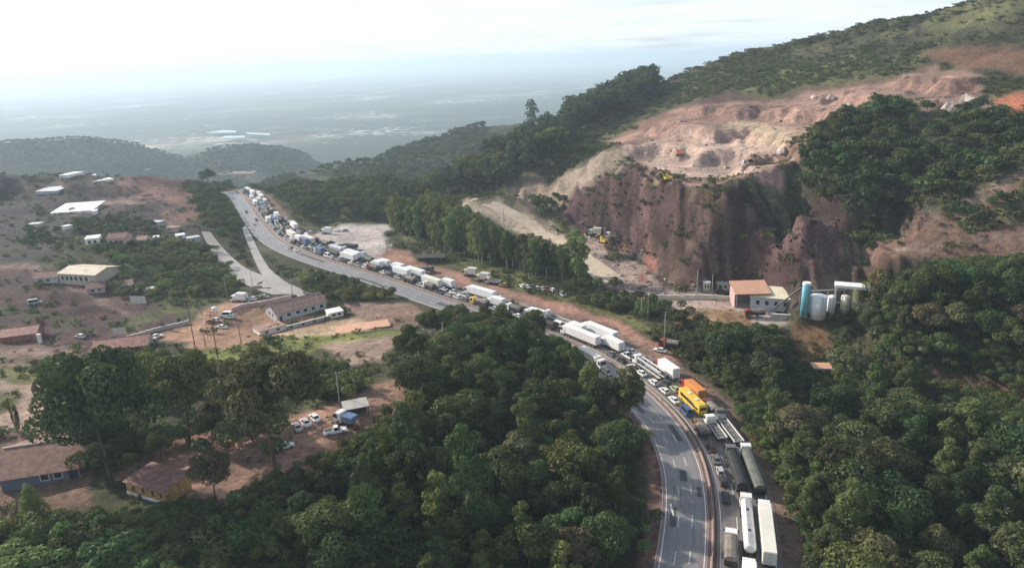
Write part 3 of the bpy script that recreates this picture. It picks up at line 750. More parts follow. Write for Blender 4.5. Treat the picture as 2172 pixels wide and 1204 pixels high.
M['asphalt'] = asphalt_mat('asphalt', (0.195, 0.190, 0.190), 0.42, (0.25, 0.225, 0.215))
M['asphalt_old'] = asphalt_mat('asphalt_dusty', (0.17, 0.155, 0.145), 0.5, (0.24, 0.19, 0.16))
M['road_local'] = asphalt_mat('dusty_paving', (0.33, 0.31, 0.285), 0.5, (0.33, 0.28, 0.24))
M['paint_white'] = simple('road_paint', (0.62, 0.61, 0.58), 0.6, 0, 0.25, 1.5)
M['kerb'] = simple('kerb_concrete', (0.33, 0.29, 0.26), 0.9, 0, 0.25, 0.8)
M['median_earth'] = simple('median_earth', (0.16, 0.085, 0.07), 0.95, 0, 0.3, 0.4)
M['barrier'] = simple('barrier_concrete', (0.25, 0.215, 0.195), 0.9, 0, 0.3, 0.6)

def ribbon(name, s0, s1, offs, zs, mat, lane=None, step=2):
    idx = list(range(int(s0), int(min(s1, len(MP) - 1)) + 1, step)); k = len(offs)
    V = []; F = []
    for i in idx:
        for o, z in zip(offs, zs):
            p = MP[i] + MN[i] * o; V.append((p[0], p[1], z))
    for a in range(len(idx) - 1):
        for b in range(k - 1):
            v = a * k + b; F.append((v, v + 1, v + k + 1, v + k))
    me = bpy.data.meshes.new(name); me.from_pydata(V, [], F); me.materials.append(mat)
    if lane:
        e = np.minimum(np.array(offs) - offs[0], offs[-1] - np.array(offs)); d_ = np.clip(1 - e / 1.9, 0, 1) ** 1.5 * 0.9
        t = me.attributes.new('dust', 'FLOAT', 'POINT'); t.data.foreach_set('value', np.tile(d_, len(idx)).astype(np.float32))
        t = me.attributes.new('lane', 'FLOAT', 'POINT'); t.data.foreach_set('value', np.tile(lane, len(idx)).astype(np.float32))
    me.update()
    return me
SEND = len(MP) - 1
hw = tag(empty('highway'), 'two carriageway highway curving away from the foreground to the far crest', 'highway', kind='structure')
_o = np.linspace(-11.3, -1.95, 28); _l = [0.5 + 0.5 * math.cos((o + 9.3) * 2 * math.pi / 1.55) for o in _o]
link('carriageway', ribbon('carriageway', 0, SEND, list(_o), [0.05] * 28, M['asphalt'], [0.45 * x for x in _l]), hw)
_o = np.linspace(0.15, 12.0, 30); _l = [0.5 + 0.5 * math.cos((o - 2.2) * 2 * math.pi / 1.7) if o < 10.7 else 0 for o in _o]
link('carriageway', ribbon('carriageway', 0, SEND, list(_o), [0.05] * 30, M['asphalt_old'], _l), hw)
link('median_strip', ribbon('median_strip', 0, SEND, [-1.8, -1.78, -1.2, -0.6, 0.0, 0.02], [0.0, 0.13, 0.19, 0.19, 0.13, 0.0], M['median_earth']), hw)
for a in (-1.95, 0.02):
    link('kerb', ribbon('kerb', 0, SEND, [a, a, a + 0.15, a + 0.15], [0.0, 0.16, 0.16, 0.0], M['kerb']), hw)
link('median_barrier', ribbon('median_barrier', 0, SEND, [-1.25, -1.05, -0.97, -0.83, -0.75, -0.55], [0.15, 0.4, 0.95, 0.95, 0.4, 0.15], M['barrier']), hw)
link('kerb', ribbon('kerb', 0, 250, [-11.5, -11.5, -11.3, -11.3], [0.0, 0.14, 0.14, 0.0], M['kerb']), hw)
def line_me(o, w): return ribbon('edge_line', 0, SEND, [o - w, o + w], [0.056, 0.056], M['paint_white'])
for o in (-10.55, -2.35, 0.62, 10.75):
    link('edge_line', line_me(o, 0.10), hw)
def dashes(off, s0, s1, on=4, gap=8, ph=0):
    mb = MB(); s = s0 + ph
    while s < s1:
        a, _ = on_road(s, off - .085); b, _ = on_road(s, off + .085); c, _ = on_road(s + on, off + .085); d, _ = on_road(s + on, off - .085)
        mb.quad((*a, 0.056), (*b, 0.056), (*c, 0.056), (*d, 0.056)); s += on + gap
    mb.build('lane_dashes', M['paint_white'], hw)
dashes(-7.85, 2, SEND - 6); dashes(-5.1, 2, SEND - 6, ph=1)
dashes(3.9, 2, 330, ph=2); dashes(7.3, 2, 330)
M['asphalt_patch'] = simple('asphalt_patch', (0.075, 0.075, 0.078), 0.75, 0, 0.25, 0.8)
M['crack_seal'] = simple('crack_seal', (0.04, 0.04, 0.042), 0.5)
for _s, _o, _l, _w in ((26, -9.0, 7, 1.3), (44, -6.4, 5, 1.6), (63, -4.2, 9, 1.4), (80, -8.6, 6, 1.5), (38, -3.4, 4, 1.0), (190, -6.5, 16, 2.4), (240, -8.9, 22, 2.2), (300, -4.0, 25, 2.4)):
    _c = [on_road(_s + a, _o + b)[0] for a, b in ((0, -_w / 2), (0, _w / 2), (_l * .5, _w / 2), (_l, _w / 2), (_l, -_w / 2), (_l * .5, -_w / 2))]
    MB().add([(*q, 0.0535) for q in _c], [tuple(range(6))]).build('repair_patch', M['asphalt_patch'], hw)
_mb = MB()
for _k in range(26):
    _s = R.uniform(4, 105); _o = R.uniform(-10, -2.8); _l = R.uniform(3, 11); _q = [on_road(_s + _l * t / 5, _o + R.uniform(-.35, .35) + (t - 2.5) * R.uniform(-.1, .1))[0] for t in range(6)]
    for a, b in zip(_q, _q[1:]):
        n = Vector((-(b[1] - a[1]), b[0] - a[0], 0)); n = n.normalized() * 0.045
        _mb.quad((a[0] - n.x, a[1] - n.y, .0545), (a[0] + n.x, a[1] + n.y, .0545), (b[0] + n.x, b[1] + n.y, .0545), (b[0] - n.x, b[1] - n.y, .0545))
_mb.build('crack_seals', M['crack_seal'], hw)
# diagonal paint mark and old crack seal on the empty carriageway
_p = [on_z(a, b, 0.058) for a, b in ((1420, 1068), (1424, 1066), (1430, 1092), (1427, 1093))]
MB().add(_p, [(0, 1, 2, 3)]).build('paint_mark', M['paint_white'], hw)

LANES = []
def drape(name, pix, widths, mat, label, lift=0.10, nx=7, step=3.0):
    q = np.array([at(a, b)[:2] for a, b in pix]); P, T = smooth_path(q, step, 6)
    N = np.stack([T[:, 1], -T[:, 0]], -1)
    t = np.r_[0, np.cumsum(np.hypot(*np.diff(q, axis=0).T))]; w = np.interp(np.arange(len(P)) * step, t, widths)
    o = np.linspace(-1, 1, nx)
    LANES.extend((float(a), float(b), float(c)) for (a, b), c in zip(P, w))
    X = P[:, 0:1] + N[:, 0:1] * o * w[:, None]; Y = P[:, 1:2] + N[:, 1:2] * o * w[:, None]
    # level the ground under the lane
    Z = height(X, Y); Z = blur(Z, 8) + lift
    me = grid_mesh(name, X, Y, Z, mat)
    if me.polygons[0].normal.z < 0: me.flip_normals()
    return tag(link(name, me), label, 'road', kind='structure')
drape('local_road', [(437, 492), (462, 532), (500, 572), (540, 594), (590, 612), (660, 640)], [2.4, 3.4, 4.4, 6.0, 7.5, 6.0], M['road_local'], 'pale dusty local road coming down from the red heights', 0.22)
drape('exit_ramp', [(517, 478), (527, 503), (541, 535), (560, 572), (590, 604), (640, 632)], [1.2, 1.9, 2.0, 2.4, 4.0, 5.0], M['road_local'], 'narrow pale exit ramp leaving the highway beside the bank', 0.30)
drape('quarry_track', [(1000, 424), (1060, 440), (1130, 476), (1200, 520), (1262, 565), (1300, 600)], [2.5, 3.2, 3.6, 4.2, 5, 6], simple('track_dust', (0.46, 0.38, 0.29), 0.95, 0, 0.2, 0.3), 'pale dirt track behind the tree belt leading to the quarry floor', 0.2)

# far water
for _i, _q in enumerate([[(436, 282), (470, 276), (502, 277), (500, 281)], [(520, 281), (572, 283), (572, 287), (524, 284)], [(462, 293), (480, 288), (520, 288), (518, 292)]]):
    tag(flat_shape('pond', _q, PLAIN_Z + 16, M['water']), ['long bright pond on the plain, beyond the other two', 'narrow bright pond on the plain, to the side of the long one', 'bright pond on the plain closest to the dark hill'][_i], 'pond', kind='structure')
# and greenhouse sheets on the plain
WZ = PLAIN_Z - 1.0
tag(flat_shape('river', [(640, 178), (700, 170), (745, 163), (795, 155), (790, 152), (740, 158), (690, 166), (642, 173)], PLAIN_Z + 40, M['water']), 'bright river bend far out on the plain', 'river', kind='structure')
# ================================================================== vegetation
def leaf_mesh(name, lobes, n, size, seed, mat, flat=0.0, up=0.15):
    g = np.random.default_rng(seed)
    lb = np.array(lobes)                                    # x, y, z, r, squash
    w = lb[:, 3] ** 2; w /= w.sum()
    k = g.choice(len(lb), n, p=w)
    d = g.normal(size=(n, 3)); d /= np.linalg.norm(d, axis=1)[:, None]
    # fewer leaves under each clump
    d[:, 2] = np.where((d[:, 2] < -0.3) & (g.random(n) < 0.6), -d[:, 2], d[:, 2])
    rr = lb[k, 3] * (0.72 + 0.34 * g.random(n) ** 0.7)
    c = lb[k, :3] + d * rr[:, None] * np.stack([np.ones(n), np.ones(n), lb[k, 4]], -1)
    nr = d + g.normal(size=(n, 3)) * 0.55; nr[:, 2] += up; nr /= np.linalg.norm(nr, axis=1)[:, None]
    t = np.cross(nr, g.normal(size=(n, 3))); t /= np.linalg.norm(t, axis=1)[:, None]
    b = np.cross(nr, t)
    s = size * (0.6 + 0.8 * g.random(n))[:, None]
    V = np.stack([c - t * s * 0.5, c + b * s * 0.33, c + t * s * 0.55, c - b * s * 0.33], 1).reshape(-1, 3)
    me = bpy.data.meshes.new(name)
    me.vertices.add(4 * n); me.vertices.foreach_set('co', V.ravel().astype(np.float32))
    me.loops.add(4 * n); me.loops.foreach_set('vertex_index', np.arange(4 * n, dtype=np.int32))
    me.polygons.add(n); me.polygons.foreach_set('loop_start', np.arange(0, 4 * n, 4, dtype=np.int32))
    me.update(calc_edges=True); me.materials.append(mat)
    return me

def lobes_broad(g, h, rx, z0, n, lr):
    L_ = []
    cz = (z0 + h) / 2; rz = (h - z0) / 2
    for i in range(n):
        d = g.normal(size=3); d /= np.linalg.norm(d); d[2] = abs(d[2]) * 1.1 - 0.35
        q = 0.45 + 0.45 * g.random()
        L_.append((d[0] * rx * q, d[1] * rx * q, cz + d[2] * rz * q, lr * (0.7 + 0.6 * g.random()), 0.8))
    return L_
def lobes_euc(g, h, rx, z0, n, lr):
    L_ = []
    for i in range(n):
        f = (i + 0.5) / n; a = g.random() * 6.28; prof = math.sin(math.pi * (0.18 + 0.74 * f)) ** 0.8
        q = rx * prof * (0.25 + 0.7 * g.random())
        L_.append((math.cos(a) * q, math.sin(a) * q, z0 + (h - z0 - lr * 0.7) * f, lr * (0.65 + 0.6 * g.random()) * (1.1 - 0.35 * f), 1.05))
    return L_
def trunk_mesh(name, lobes, zt, r, mat, g, nl=7, wob=0.3):
    mb = MB(); p = Vector((0, 0, -1.2)); k = 4
    pts = [p]
    for i in range(1, k + 1):
        pts.append(Vector((g.normal() * wob * i / k, g.normal() * wob * i / k, zt * i / k)))
    for i in range(k):
        mb.tube(pts[i], pts[i + 1], r * (1 - 0.16 * i), r * (1 - 0.16 * (i + 1)), 7, False)
    for i in g.choice(len(lobes), min(nl, len(lobes)), replace=False):
        l = lobes[i]; b = pts[-1] if l[2] > zt else pts[-2]
        b2 = Vector((b.x, b.y, min(b.z, l[2] - 0.5)))
        m_ = (b2 + Vector(l[:3])) / 2 + Vector((0, 0, -0.3))
        mb.tube(b2, m_, r * 0.36, r * 0.24, 5, False); mb.tube(m_, l[:3], r * 0.24, r * 0.08, 5, False)
    return mb.mesh(name, mat, True)

PROTO = {}
def species(key, kind, h, rx, z0, n, lr, leaves, size, fol, bark, seeds, far):
    out = []
    for s in seeds:
        g = np.random.default_rng(s)
        if kind == 'broad': lb = lobes_broad(g, h, rx, z0, n, lr)
        elif kind == 'euc': lb = lobes_euc(g, h, rx, z0, n, lr)
        elif kind == 'bush': lb = [(g.normal() * rx * .45, g.normal() * rx * .45, h * (.25 + .45 * g.random()), lr * (.7 + .6 * g.random()), 0.85) for _ in range(n)]
        elif kind == 'cone': lb = [(math.cos(i * 2.4) * rx * .55 * (1 - i / n), math.sin(i * 2.4) * rx * .55 * (1 - i / n), z0 + (h - z0) * (i + .3) / n, lr * (1.15 - .8 * i / n), 1.2) for i in range(n)]
        cm = leaf_mesh('crown', lb, leaves, size, s, FOL[fol])
        tm = trunk_mesh('trunk', lb, z0 + (h - z0) * (0.35 if kind != 'bush' else 0.2), max(0.12, h * 0.017), M[bark], g, 7 if leaves > 2000 else 4)
        zz = max(l[2] + l[3] * l[4] for l in lb); ww = max(math.hypot(l[0], l[1]) + l[3] for l in lb)
        out.append((tm, cm, zz, ww))
    PROTO[key] = out
NL = 5200
species('round_deep', 'broad', 14, 4.6, 3.5, 20, 1.75, NL, 0.52, 'foliage_deep', 'bark', (1, 2, 3), False)
species('round_mid', 'broad', 13, 4.3, 3.2, 18, 1.7, NL, 0.50, 'foliage_mid', 'bark', (4, 5), False)
species('round_dry', 'broad', 12, 4.2, 3.0, 17, 1.6, 4200, 0.50, 'foliage_dry', 'bark', (6, 7), False)
species('hero_deep', 'broad', 15, 6.2, 1.2, 34, 1.8, 12000, 0.46, 'foliage_deep', 'bark', (51,), False)
species('hero_dry', 'broad', 17, 6.6, 6.0, 34, 1.8, 12000, 0.48, 'foliage_dry', 'bark', (53,), False)
species('euc_deep', 'euc', 19, 3.0, 6.5, 20, 1.55, NL, 0.50, 'foliage_deep', 'bark_pale', (8, 9), False)
species('euc_mid', 'euc', 20, 3.1, 7.0, 20, 1.6, NL, 0.50, 'foliage_mid', 'bark_pale', (10, 11), False)
species('euc_light', 'euc', 19, 3.2, 4.0, 20, 1.7, 3400, 0.62, 'foliage_light', 'bark_pale', (12, 13, 14), False)
species('euc_blue', 'euc', 22, 3.6, 5.5, 18, 2.0, 2200, 0.8, 'foliage_blue', 'bark', (15, 16), False)
species('euc_bare', 'euc', 22, 2.9, 12.0, 12, 1.6, 3800, 0.5, 'foliage_mid', 'bark_pale', (61, 62), False)
species('bush_mid', 'bush', 4.2, 3.2, 0.4, 13, 1.05, 2600, 0.36, 'foliage_mid', 'bark', (17, 18), False)
species('bush_light', 'bush', 4.0, 3.0, 0.4, 12, 1.0, 2600, 0.36, 'foliage_light', 'bark', (19, 20), False)
species('cypress', 'cone', 7.0, 1.6, 0.5, 12, 1.25, 2600, 0.30, 'foliage_lime', 'bark', (21,), False)
# plainer crowns for trees far away
species('far_round', 'broad', 12, 4.4, 2.5, 13, 1.9, 700, 1.0, 'foliage_deep', 'bark', (31, 32), True)
species('far_mid', 'broad', 11, 4.2, 2.5, 13, 1.8, 700, 0.95, 'foliage_mid', 'bark', (33, 34), True)
species('far_blue', 'euc', 18, 3.4, 4.0, 14, 1.9, 700, 1.05, 'foliage_blue', 'bark', (35, 36), True)
species('far_dry', 'bush', 4.5, 3.6, 0.3, 12, 1.2, 420, 0.75, 'foliage_dry', 'bark', (37, 38), True)
species('far_bush', 'bush', 4.5, 3.6, 0.3, 12, 1.2, 420, 0.75, 'foliage_deep', 'bark', (39, 40), True)
species('scrub', 'bush', 2.0, 2.2, 0.2, 8, 0.75, 120, 0.62, 'foliage_mid', 'bark', (41, 42), True)
species('scrub_dry', 'bush', 1.8, 2.0, 0.2, 8, 0.7, 110, 0.6, 'foliage_dry', 'bark', (43, 44), True)

TREES = []                                                  # x, y, h, wscale, species, where
def ok_ground(x, y):
    i, o = road_so(x, y)
    if o < 0 and y < 215: return o < -19.5
    return abs(o) > 16.5 or math.hypot(MP[i, 0] - x, MP[i, 1] - y) > 19
def proj(x, y, z):
    v = Vector((x, y, z - HCAM)); dz = v.dot(_fwd)
    return (CX + FPX * v.dot(_right) / dz, CY - FPX * v.dot(_up) / dz) if dz > 1 else (-9999, 9999)
# how high the woods reach: skylines along which yard, road, parking ground and plant stay in sight
SKY_FRONT = [(-400, 1085), (0, 1082), (60, 1085), (270, 1080), (390, 1098), (500, 1085), (640, 1036), (760, 965), (845, 905), (872, 800), (895, 660), (960, 640), (1060, 640), (1130, 655), (1190, 690), (1230, 712), (1275, 760), (1310, 815), (1340, 870), (1372, 960), (1390, 1060), (1400, 1250)]
SKY_RIGHT = [(1400, 800), (1440, 716), (1480, 700), (1560, 680), (1640, 680), (1670, 752), (1760, 752), (1790, 690), (1850, 668), (1870, 600), (1890, 560), (2000, 548), (2172, 545), (2600, 545)]
SKY_BELT = [(780, 404), (900, 398), (960, 414), (1010, 445), (1060, 478), (1120, 500), (1180, 520), (1215, 502), (1245, 560), (1400, 640)]
SKY_R2 = [(1400, 800), (1440, 716), (1480, 700), (1560, 688), (1640, 688), (1680, 765), (1720, 802), (1775, 802), (1800, 715), (1880, 722), (1950, 780), (1990, 842), (2172, 885), (2600, 930)]
SKY_BANK = [(0, 742), (110, 748), (250, 735), (350, 752), (420, 770), (560, 752), (700, 762), (790, 800), (860, 850)]
def under(x, y, h, sky, zb):
    for _ in range(9):
        px, py = proj(x, y, zb + h)
        if py >= np.interp(px, [q[0] for q in sky], [q[1] for q in sky]): return h
        h *= 0.86
    return 0
def scatter(poly, gap, hr, kinds, where, seed, wr=(0.85, 1.15), world=False, tries=30, cap=4000, sky=None):
    P = np.array(poly if world else wpoly(poly)); g = np.random.default_rng(seed)
    x0, y0 = P.min(0); x1, y1 = P.max(0)
    n = int(min(cap * 8, (x1 - x0) * (y1 - y0) / (gap * gap) * 6))
    X = x0 + (x1 - x0) * g.random(n); Y = y0 + (y1 - y0) * g.random(n)
    k = in_poly(X, Y, P); X = X[k]; Y = Y[k]
    cell = {}; out = 0; ks = list(kinds); kw = np.array([kinds[q] for q in ks], float); kw /= kw.sum()
    for x, y in zip(X, Y):
        c = (int(x // gap), int(y // gap)); bad = False
        for a in (-1, 0, 1):
            for b in (-1, 0, 1):
                for (u, v) in cell.get((c[0] + a, c[1] + b), ()):
                    if (u - x) ** 2 + (v - y) ** 2 < gap * gap: bad = True; break
                if bad: break
            if bad: break
        if bad or not ok_ground(x, y): continue
        if any((x - u) ** 2 + (y - v) ** 2 < (r + 2.5) ** 2 for u, v, r in LANES): continue
        cell.setdefault(c, []).append((x, y))
        big = vnoise(np.array([x * 0.05]), np.array([y * 0.05]), 3)[0]
        h = hr[0] + (hr[1] - hr[0]) * (0.65 * g.random() + 0.35 * big)
        if sky is not None:
            h = under(x, y, h, sky, float(height(x, y)))
            if h < 1.6: continue
        TREES.append((x, y, h, wr[0] + (wr[1] - wr[0]) * g.random(), ks[g.choice(len(ks), p=kw)], where)); out += 1
        if out >= cap: break

def hero(bx, by, top, width, key, label, name='tree', cat='tree', group=None):
    p = at(bx, by); d = math.hypot(p[0], p[1]); zt = at_d(bx, top, d)[2]
    hh = zt - p[2]; depth = float(np.dot(p - np.array([0, 0, HCAM]), np.array(_fwd)))
    return put_tree(p[0], p[1], hh, None, key, label, name, cat, group, wpx=width * depth / FPX)
TREE_N = [0]
def put_tree(x, y, h, ws, key, label, name='tree', cat='tree', group=None, wpx=None):
    tm, cm, ph, pw = PROTO[key][TREE_N[0] % len(PROTO[key])]; TREE_N[0] += 1
    z = float(height(x, y)); s = h / ph; sx = s * ws if ws else wpx / (2 * pw)
    r_ = empty(name, (x, y, z), R.random() * 6.28)
    r_.scale = (sx, sx * R.uniform(0.92, 1.08), s)
    a = link('trunk', tm, r_); b = link('crown', cm, r_)
    tag(r_, label, cat, group)
    return r_

def stuff_gn(name, pts, scl, sclz, rz, protos, label, cat):
    """one object: leafy plants too many to count, placed on points"""
    n = len(pts)
    me = bpy.data.meshes.new(name); me.vertices.add(n); me.vertices.foreach_set('co', np.asarray(pts, np.float32).ravel())
    a = me.attributes.new('scl', 'FLOAT_VECTOR', 'POINT'); a.data.foreach_set('vector', np.stack([scl, scl, sclz], -1).astype(np.float32).ravel())
    a = me.attributes.new('rot', 'FLOAT_VECTOR', 'POINT'); a.data.foreach_set('vector', np.stack([np.zeros(n), np.zeros(n), rz], -1).astype(np.float32).ravel())
    coll = bpy.data.collections.new(name + '_kinds')
    for tm, cm, ph, pw in protos:
        j = bpy.data.meshes.new(name + '_plant')
        va = np.zeros(len(cm.vertices) * 3, np.float32); cm.vertices.foreach_get('co', va)
        vb = np.zeros(len(tm.vertices) * 3, np.float32); tm.vertices.foreach_get('co', vb)
        fa = [tuple(p.vertices) for p in cm.polygons]; fb = [tuple(len(cm.vertices) + q for q in p.vertices) for p in tm.polygons]
        j.from_pydata(np.concatenate([va, vb]).reshape(-1, 3).tolist(), [], fa + fb)
        j.materials.append(cm.materials[0]); j.materials.append(tm.materials[0])
        j.polygons.foreach_set('material_index', [0] * len(fa) + [1] * len(fb)); j.update()
        o = bpy.data.objects.new(name + '_plant', j); coll.objects.link(o)
    ng = bpy.data.node_groups.new(name, 'GeometryNodeTree')
    ng.interface.new_socket('Geometry', in_out='INPUT', socket_type='NodeSocketGeometry'); ng.interface.new_socket('Geometry', in_out='OUTPUT', socket_type='NodeSocketGeometry')
    gi = ng.nodes.new('NodeGroupInput'); go = ng.nodes.new('NodeGroupOutput'); ip = ng.nodes.new('GeometryNodeInstanceOnPoints')
    ci = ng.nodes.new('GeometryNodeCollectionInfo'); ci.inputs['Collection'].default_value = coll
    ci.inputs['Separate Children'].default_value = True; ci.inputs['Reset Children'].default_value = True
    at1 = ng.nodes.new('GeometryNodeInputNamedAttribute'); at1.data_type = 'FLOAT_VECTOR'; at1.inputs['Name'].default_value = 'scl'
    at2 = ng.nodes.new('GeometryNodeInputNamedAttribute'); at2.data_type = 'FLOAT_VECTOR'; at2.inputs['Name'].default_value = 'rot'
    ip.inputs['Pick Instance'].default_value = True
    lk = ng.links.new
    lk(gi.outputs[0], ip.inputs['Points']); lk(ci.outputs[0], ip.inputs['Instance']); lk(at1.outputs['Attribute'], ip.inputs['Scale'])
    lk(at2.outputs['Attribute'], ip.inputs['Rotation']); lk(ip.outputs[0], go.inputs[0])
    o = link(name, me); md = o.modifiers.new('plants', 'NODES'); md.node_group = ng
    return tag(o, label, cat, kind='stuff')

# ---- single trees that stand out
hero(235, 1015, 738, 270, 'hero_deep', 'massive dark round tree beside the big terracotta roof at the front left')
hero(158, 935, 748, 110, 'round_deep', 'dark tree tucked behind the left side of the massive round tree')
hero(588, 1025, 742, 245, 'hero_dry', 'broad olive tree with a thick bare trunk over the parking ground')
hero(405, 945, 748, 150, 'round_mid', 'spreading tree between the massive dark tree and the olive tree')
hero(480, 905, 760, 130, 'round_dry', 'olive tree just left behind the broad tree of the parking ground')
hero(460, 1065, 950, 105, 'round_dry', 'small olive tree between the rusty shed and the parking ground')
hero(75, 1100, 1018, 74, 'cypress', 'pointed yellow green conifer below the terracotta roofed building', 'conifer')
hero(330, 860, 735, 120, 'bush_light', 'pale green rounded tree behind the massive dark tree')
hero(880, 800, 690, 90, 'round_mid', 'green tree right of the pair of lamp poles at the wood edge')
hero(1335, 905, 775, 80, 'euc_mid', 'slim tall tree at the very bend of the empty carriageway')
hero(1850, 660, 566, 70, 'euc_light', 'bright yellow green tree beside the tall gantry of the concrete plant')
hero(1225, 602, 488, 60, 'euc_light', 'last yellow green tree of the belt next to the quarry floor')
hero(1000, 1165, 900, 95, 'euc_bare', 'tall tree with a long bare white trunk in the middle of the front wood')
hero(868, 1012, 852, 72, 'euc_bare', 'tall bare trunked tree at the parking side of the front wood')
hero(1120, 1012, 846, 72, 'euc_bare', 'tall bare trunked tree deep in the front wood toward the bend')
hero(1930, 1012, 876, 76, 'euc_bare', 'tall bare trunked tree standing out of the outer roadside wood')
hero(1790, 1190, 1012, 90, 'euc_bare', 'tall bare trunked tree across the shoulder from the cream box truck')
hero(2044, 985, 838, 80, 'euc_bare', 'tall bare trunked tree just below the reddish dirt track')
hero(1128, 290, 210, 50, 'far_blue', 'tallest pointed tree on the ridge left of the hill')
for bx, by, tp in ((36, 915, 838),):
    hero(bx, by, tp, 26, 'scrub_dry', 'thin bare sapling standing by the pale dirt track', 'sapling', 'sapling')

scatter([(200, 945), (330, 930), (350, 990), (300, 1010), (205, 1020)], 4.5, (4, 8), {'round_deep': 3, 'bush_mid': 2}, 'front_left2', 81, (1.0, 1.3))
scatter([(380, 930), (470, 900), (560, 900), (560, 940), (450, 960), (390, 970)], 5, (4, 9), {'round_deep': 2, 'round_dry': 2, 'bush_mid': 2}, 'front_left2', 82, (1.0, 1.3))
# ---- woods
WF = 'wf'
scatter([(700, 1004), (842, 910), (880, 850), (960, 750), (1060, 725), (1200, 745), (1300, 830), (1345, 900), (1370, 970), (1385, 1100), (1360, 1330), (900, 1340), (700, 1340)],
        6.0, (9, 16.5), {'round_deep': 4, 'round_mid': 3, 'round_dry': 1, 'euc_deep': 3, 'euc_mid': 4, 'euc_light': 2}, 'front', 11, (0.95, 1.3), sky=SKY_FRONT)
scatter([(630, 1034), (700, 1004), (700, 1340), (500, 1340), (440, 1180), (470, 1105)], 5.2, (5, 9), {'round_deep': 4, 'round_mid': 2, 'bush_mid': 2}, 'front', 111, (1.0, 1.4), sky=SKY_FRONT)
scatter([(880, 720), (890, 690), (960, 672), (1080, 690), (1180, 715), (1230, 740), (1200, 758), (1060, 735), (960, 745)], 5.5, (8, 12), {'round_deep': 3, 'round_mid': 3, 'euc_mid': 2}, 'poles', 12, sky=SKY_FRONT)
scatter([(1668, 1340), (1650, 1000), (1600, 870), (1490, 770), (1500, 730), (1660, 780), (1740, 806), (1870, 812), (2010, 842), (2172, 880), (2400, 920), (2500, 1340)],
        6.2, (9.5, 17), {'round_deep': 4, 'euc_deep': 3, 'round_dry': 2, 'round_mid': 1, 'euc_mid': 3, 'euc_light': 1}, 'right', 13, (0.95, 1.3), sky=SKY_R2)
scatter([(1450, 716), (1560, 700), (1660, 716), (1665, 770), (1600, 775), (1480, 765)], 6, (9, 13), {'round_deep': 3, 'round_mid': 3}, 'bank', 14, (1.0, 1.3), sky=SKY_RIGHT)
scatter([(1780, 716), (1880, 700), (1900, 760), (1780, 766)], 6.5, (9, 13), {'round_dry': 3, 'round_deep': 2}, 'bank', 15, (1.0, 1.3), sky=SKY_RIGHT)
scatter([(1880, 700), (1890, 610), (2000, 590), (2172, 585), (2420, 600), (2450, 800), (2172, 795), (2000, 780), (1890, 750)], 5.2, (9, 15), {'round_deep': 4, 'round_dry': 2, 'round_mid': 2, 'euc_deep': 2}, 'slope', 16, (1.0, 1.3), sky=SKY_RIGHT)
scatter([(830, 478), (900, 480), (1000, 505), (1100, 545), (1200, 580), (1232, 600), (1200, 604), (1100, 586), (960, 538), (838, 497)], 4.9, (17, 23), {'euc_light': 5, 'euc_mid': 1}, 'belt', 17, (0.9, 1.2), sky=SKY_BELT)
scatter([(880, 470), (940, 440), (985, 425), (1080, 470), (1060, 490), (960, 470)], 6, (14, 20), {'euc_light': 3, 'euc_mid': 2}, 'belt', 18, (0.9, 1.2), sky=SKY_BELT)
scatter([(920, 420), (1000, 410), (1060, 402), (1140, 372), (1195, 330), (1160, 305), (1080, 330), (1000, 375)], 7.0, (15, 25), {'far_blue': 4, 'far_mid': 1}, 'ridge', 19, (1.0, 1.4))
scatter([(1050, 345), (1120, 305), (1200, 280), (1215, 300), (1130, 345)], 9, (14, 22), {'far_blue': 4}, 'ridge', 29, (1.0, 1.4))
scatter([(1205, 290), (1280, 262), (1390, 212), (1395, 186), (1330, 200), (1215, 240)], 8.0, (17, 26), {'far_blue': 4, 'far_round': 1}, 'ridge', 20, (1.0, 1.4))
scatter([(596, 420), (700, 404), (836, 398), (836, 468), (720, 466), (650, 474)], 8, (8, 14), {'far_round': 3, 'far_mid': 2}, 'wood_lot', 21, (1.0, 1.4))
scatter([(800, 400), (930, 398), (930, 425), (840, 440)], 8, (10, 15), {'far_round': 3, 'far_blue': 2}, 'wood_lot', 22, (1.0, 1.3))
scatter([(380, 374), (520, 380), (640, 392), (640, 412), (540, 402), (440, 396)], 9, (8, 13), {'far_round': 3, 'far_blue': 1}, 'crest', 23, (1.1, 1.5))
scatter([(396, 400), (470, 404), (512, 440), (524, 500), (470, 520), (440, 486), (415, 440)], 7, (5, 9), {'far_round': 3, 'far_mid': 1}, 'crest', 24, (1.1, 1.5))
scatter([(486, 520), (518, 514), (528, 545), (524, 575)], 5, (2, 4), {'far_round': 3, 'far_mid': 1}, 'crest', 124, (1.0, 1.3))
scatter([(-200, 356), (0, 360), (160, 370), (340, 372), (340, 364), (0, 352), (-200, 350)], 11, (7, 12), {'far_round': 3, 'far_blue': 1}, 'crest', 25, (1.1, 1.6))
scatter([(160, 470), (240, 458), (330, 480), (345, 500), (250, 500), (170, 500)], 6, (3, 6), {'far_round': 3, 'far_bush': 2}, 'crest', 26, (1.0, 1.4))
scatter([(60, 490), (130, 495), (120, 530), (50, 530)], 6, (3, 6), {'far_round': 3}, 'crest', 27, (1.0, 1.4))
scatter([(195, 522), (440, 522), (515, 600), (480, 622), (255, 640), (230, 560)], 5.2, (2.0, 4.6), {'bush_mid': 2, 'bush_light': 4}, 'slope_left', 28, (1.0, 1.5))
scatter([(-200, 1110), (0, 1110), (200, 1092), (420, 1090), (470, 1180), (500, 1340), (-200, 1340)], 4.6, (3, 6.5), {'bush_mid': 4, 'bush_light': 2, 'round_mid': 1}, 'front_left', 30, (1.0, 1.4), sky=SKY_FRONT)
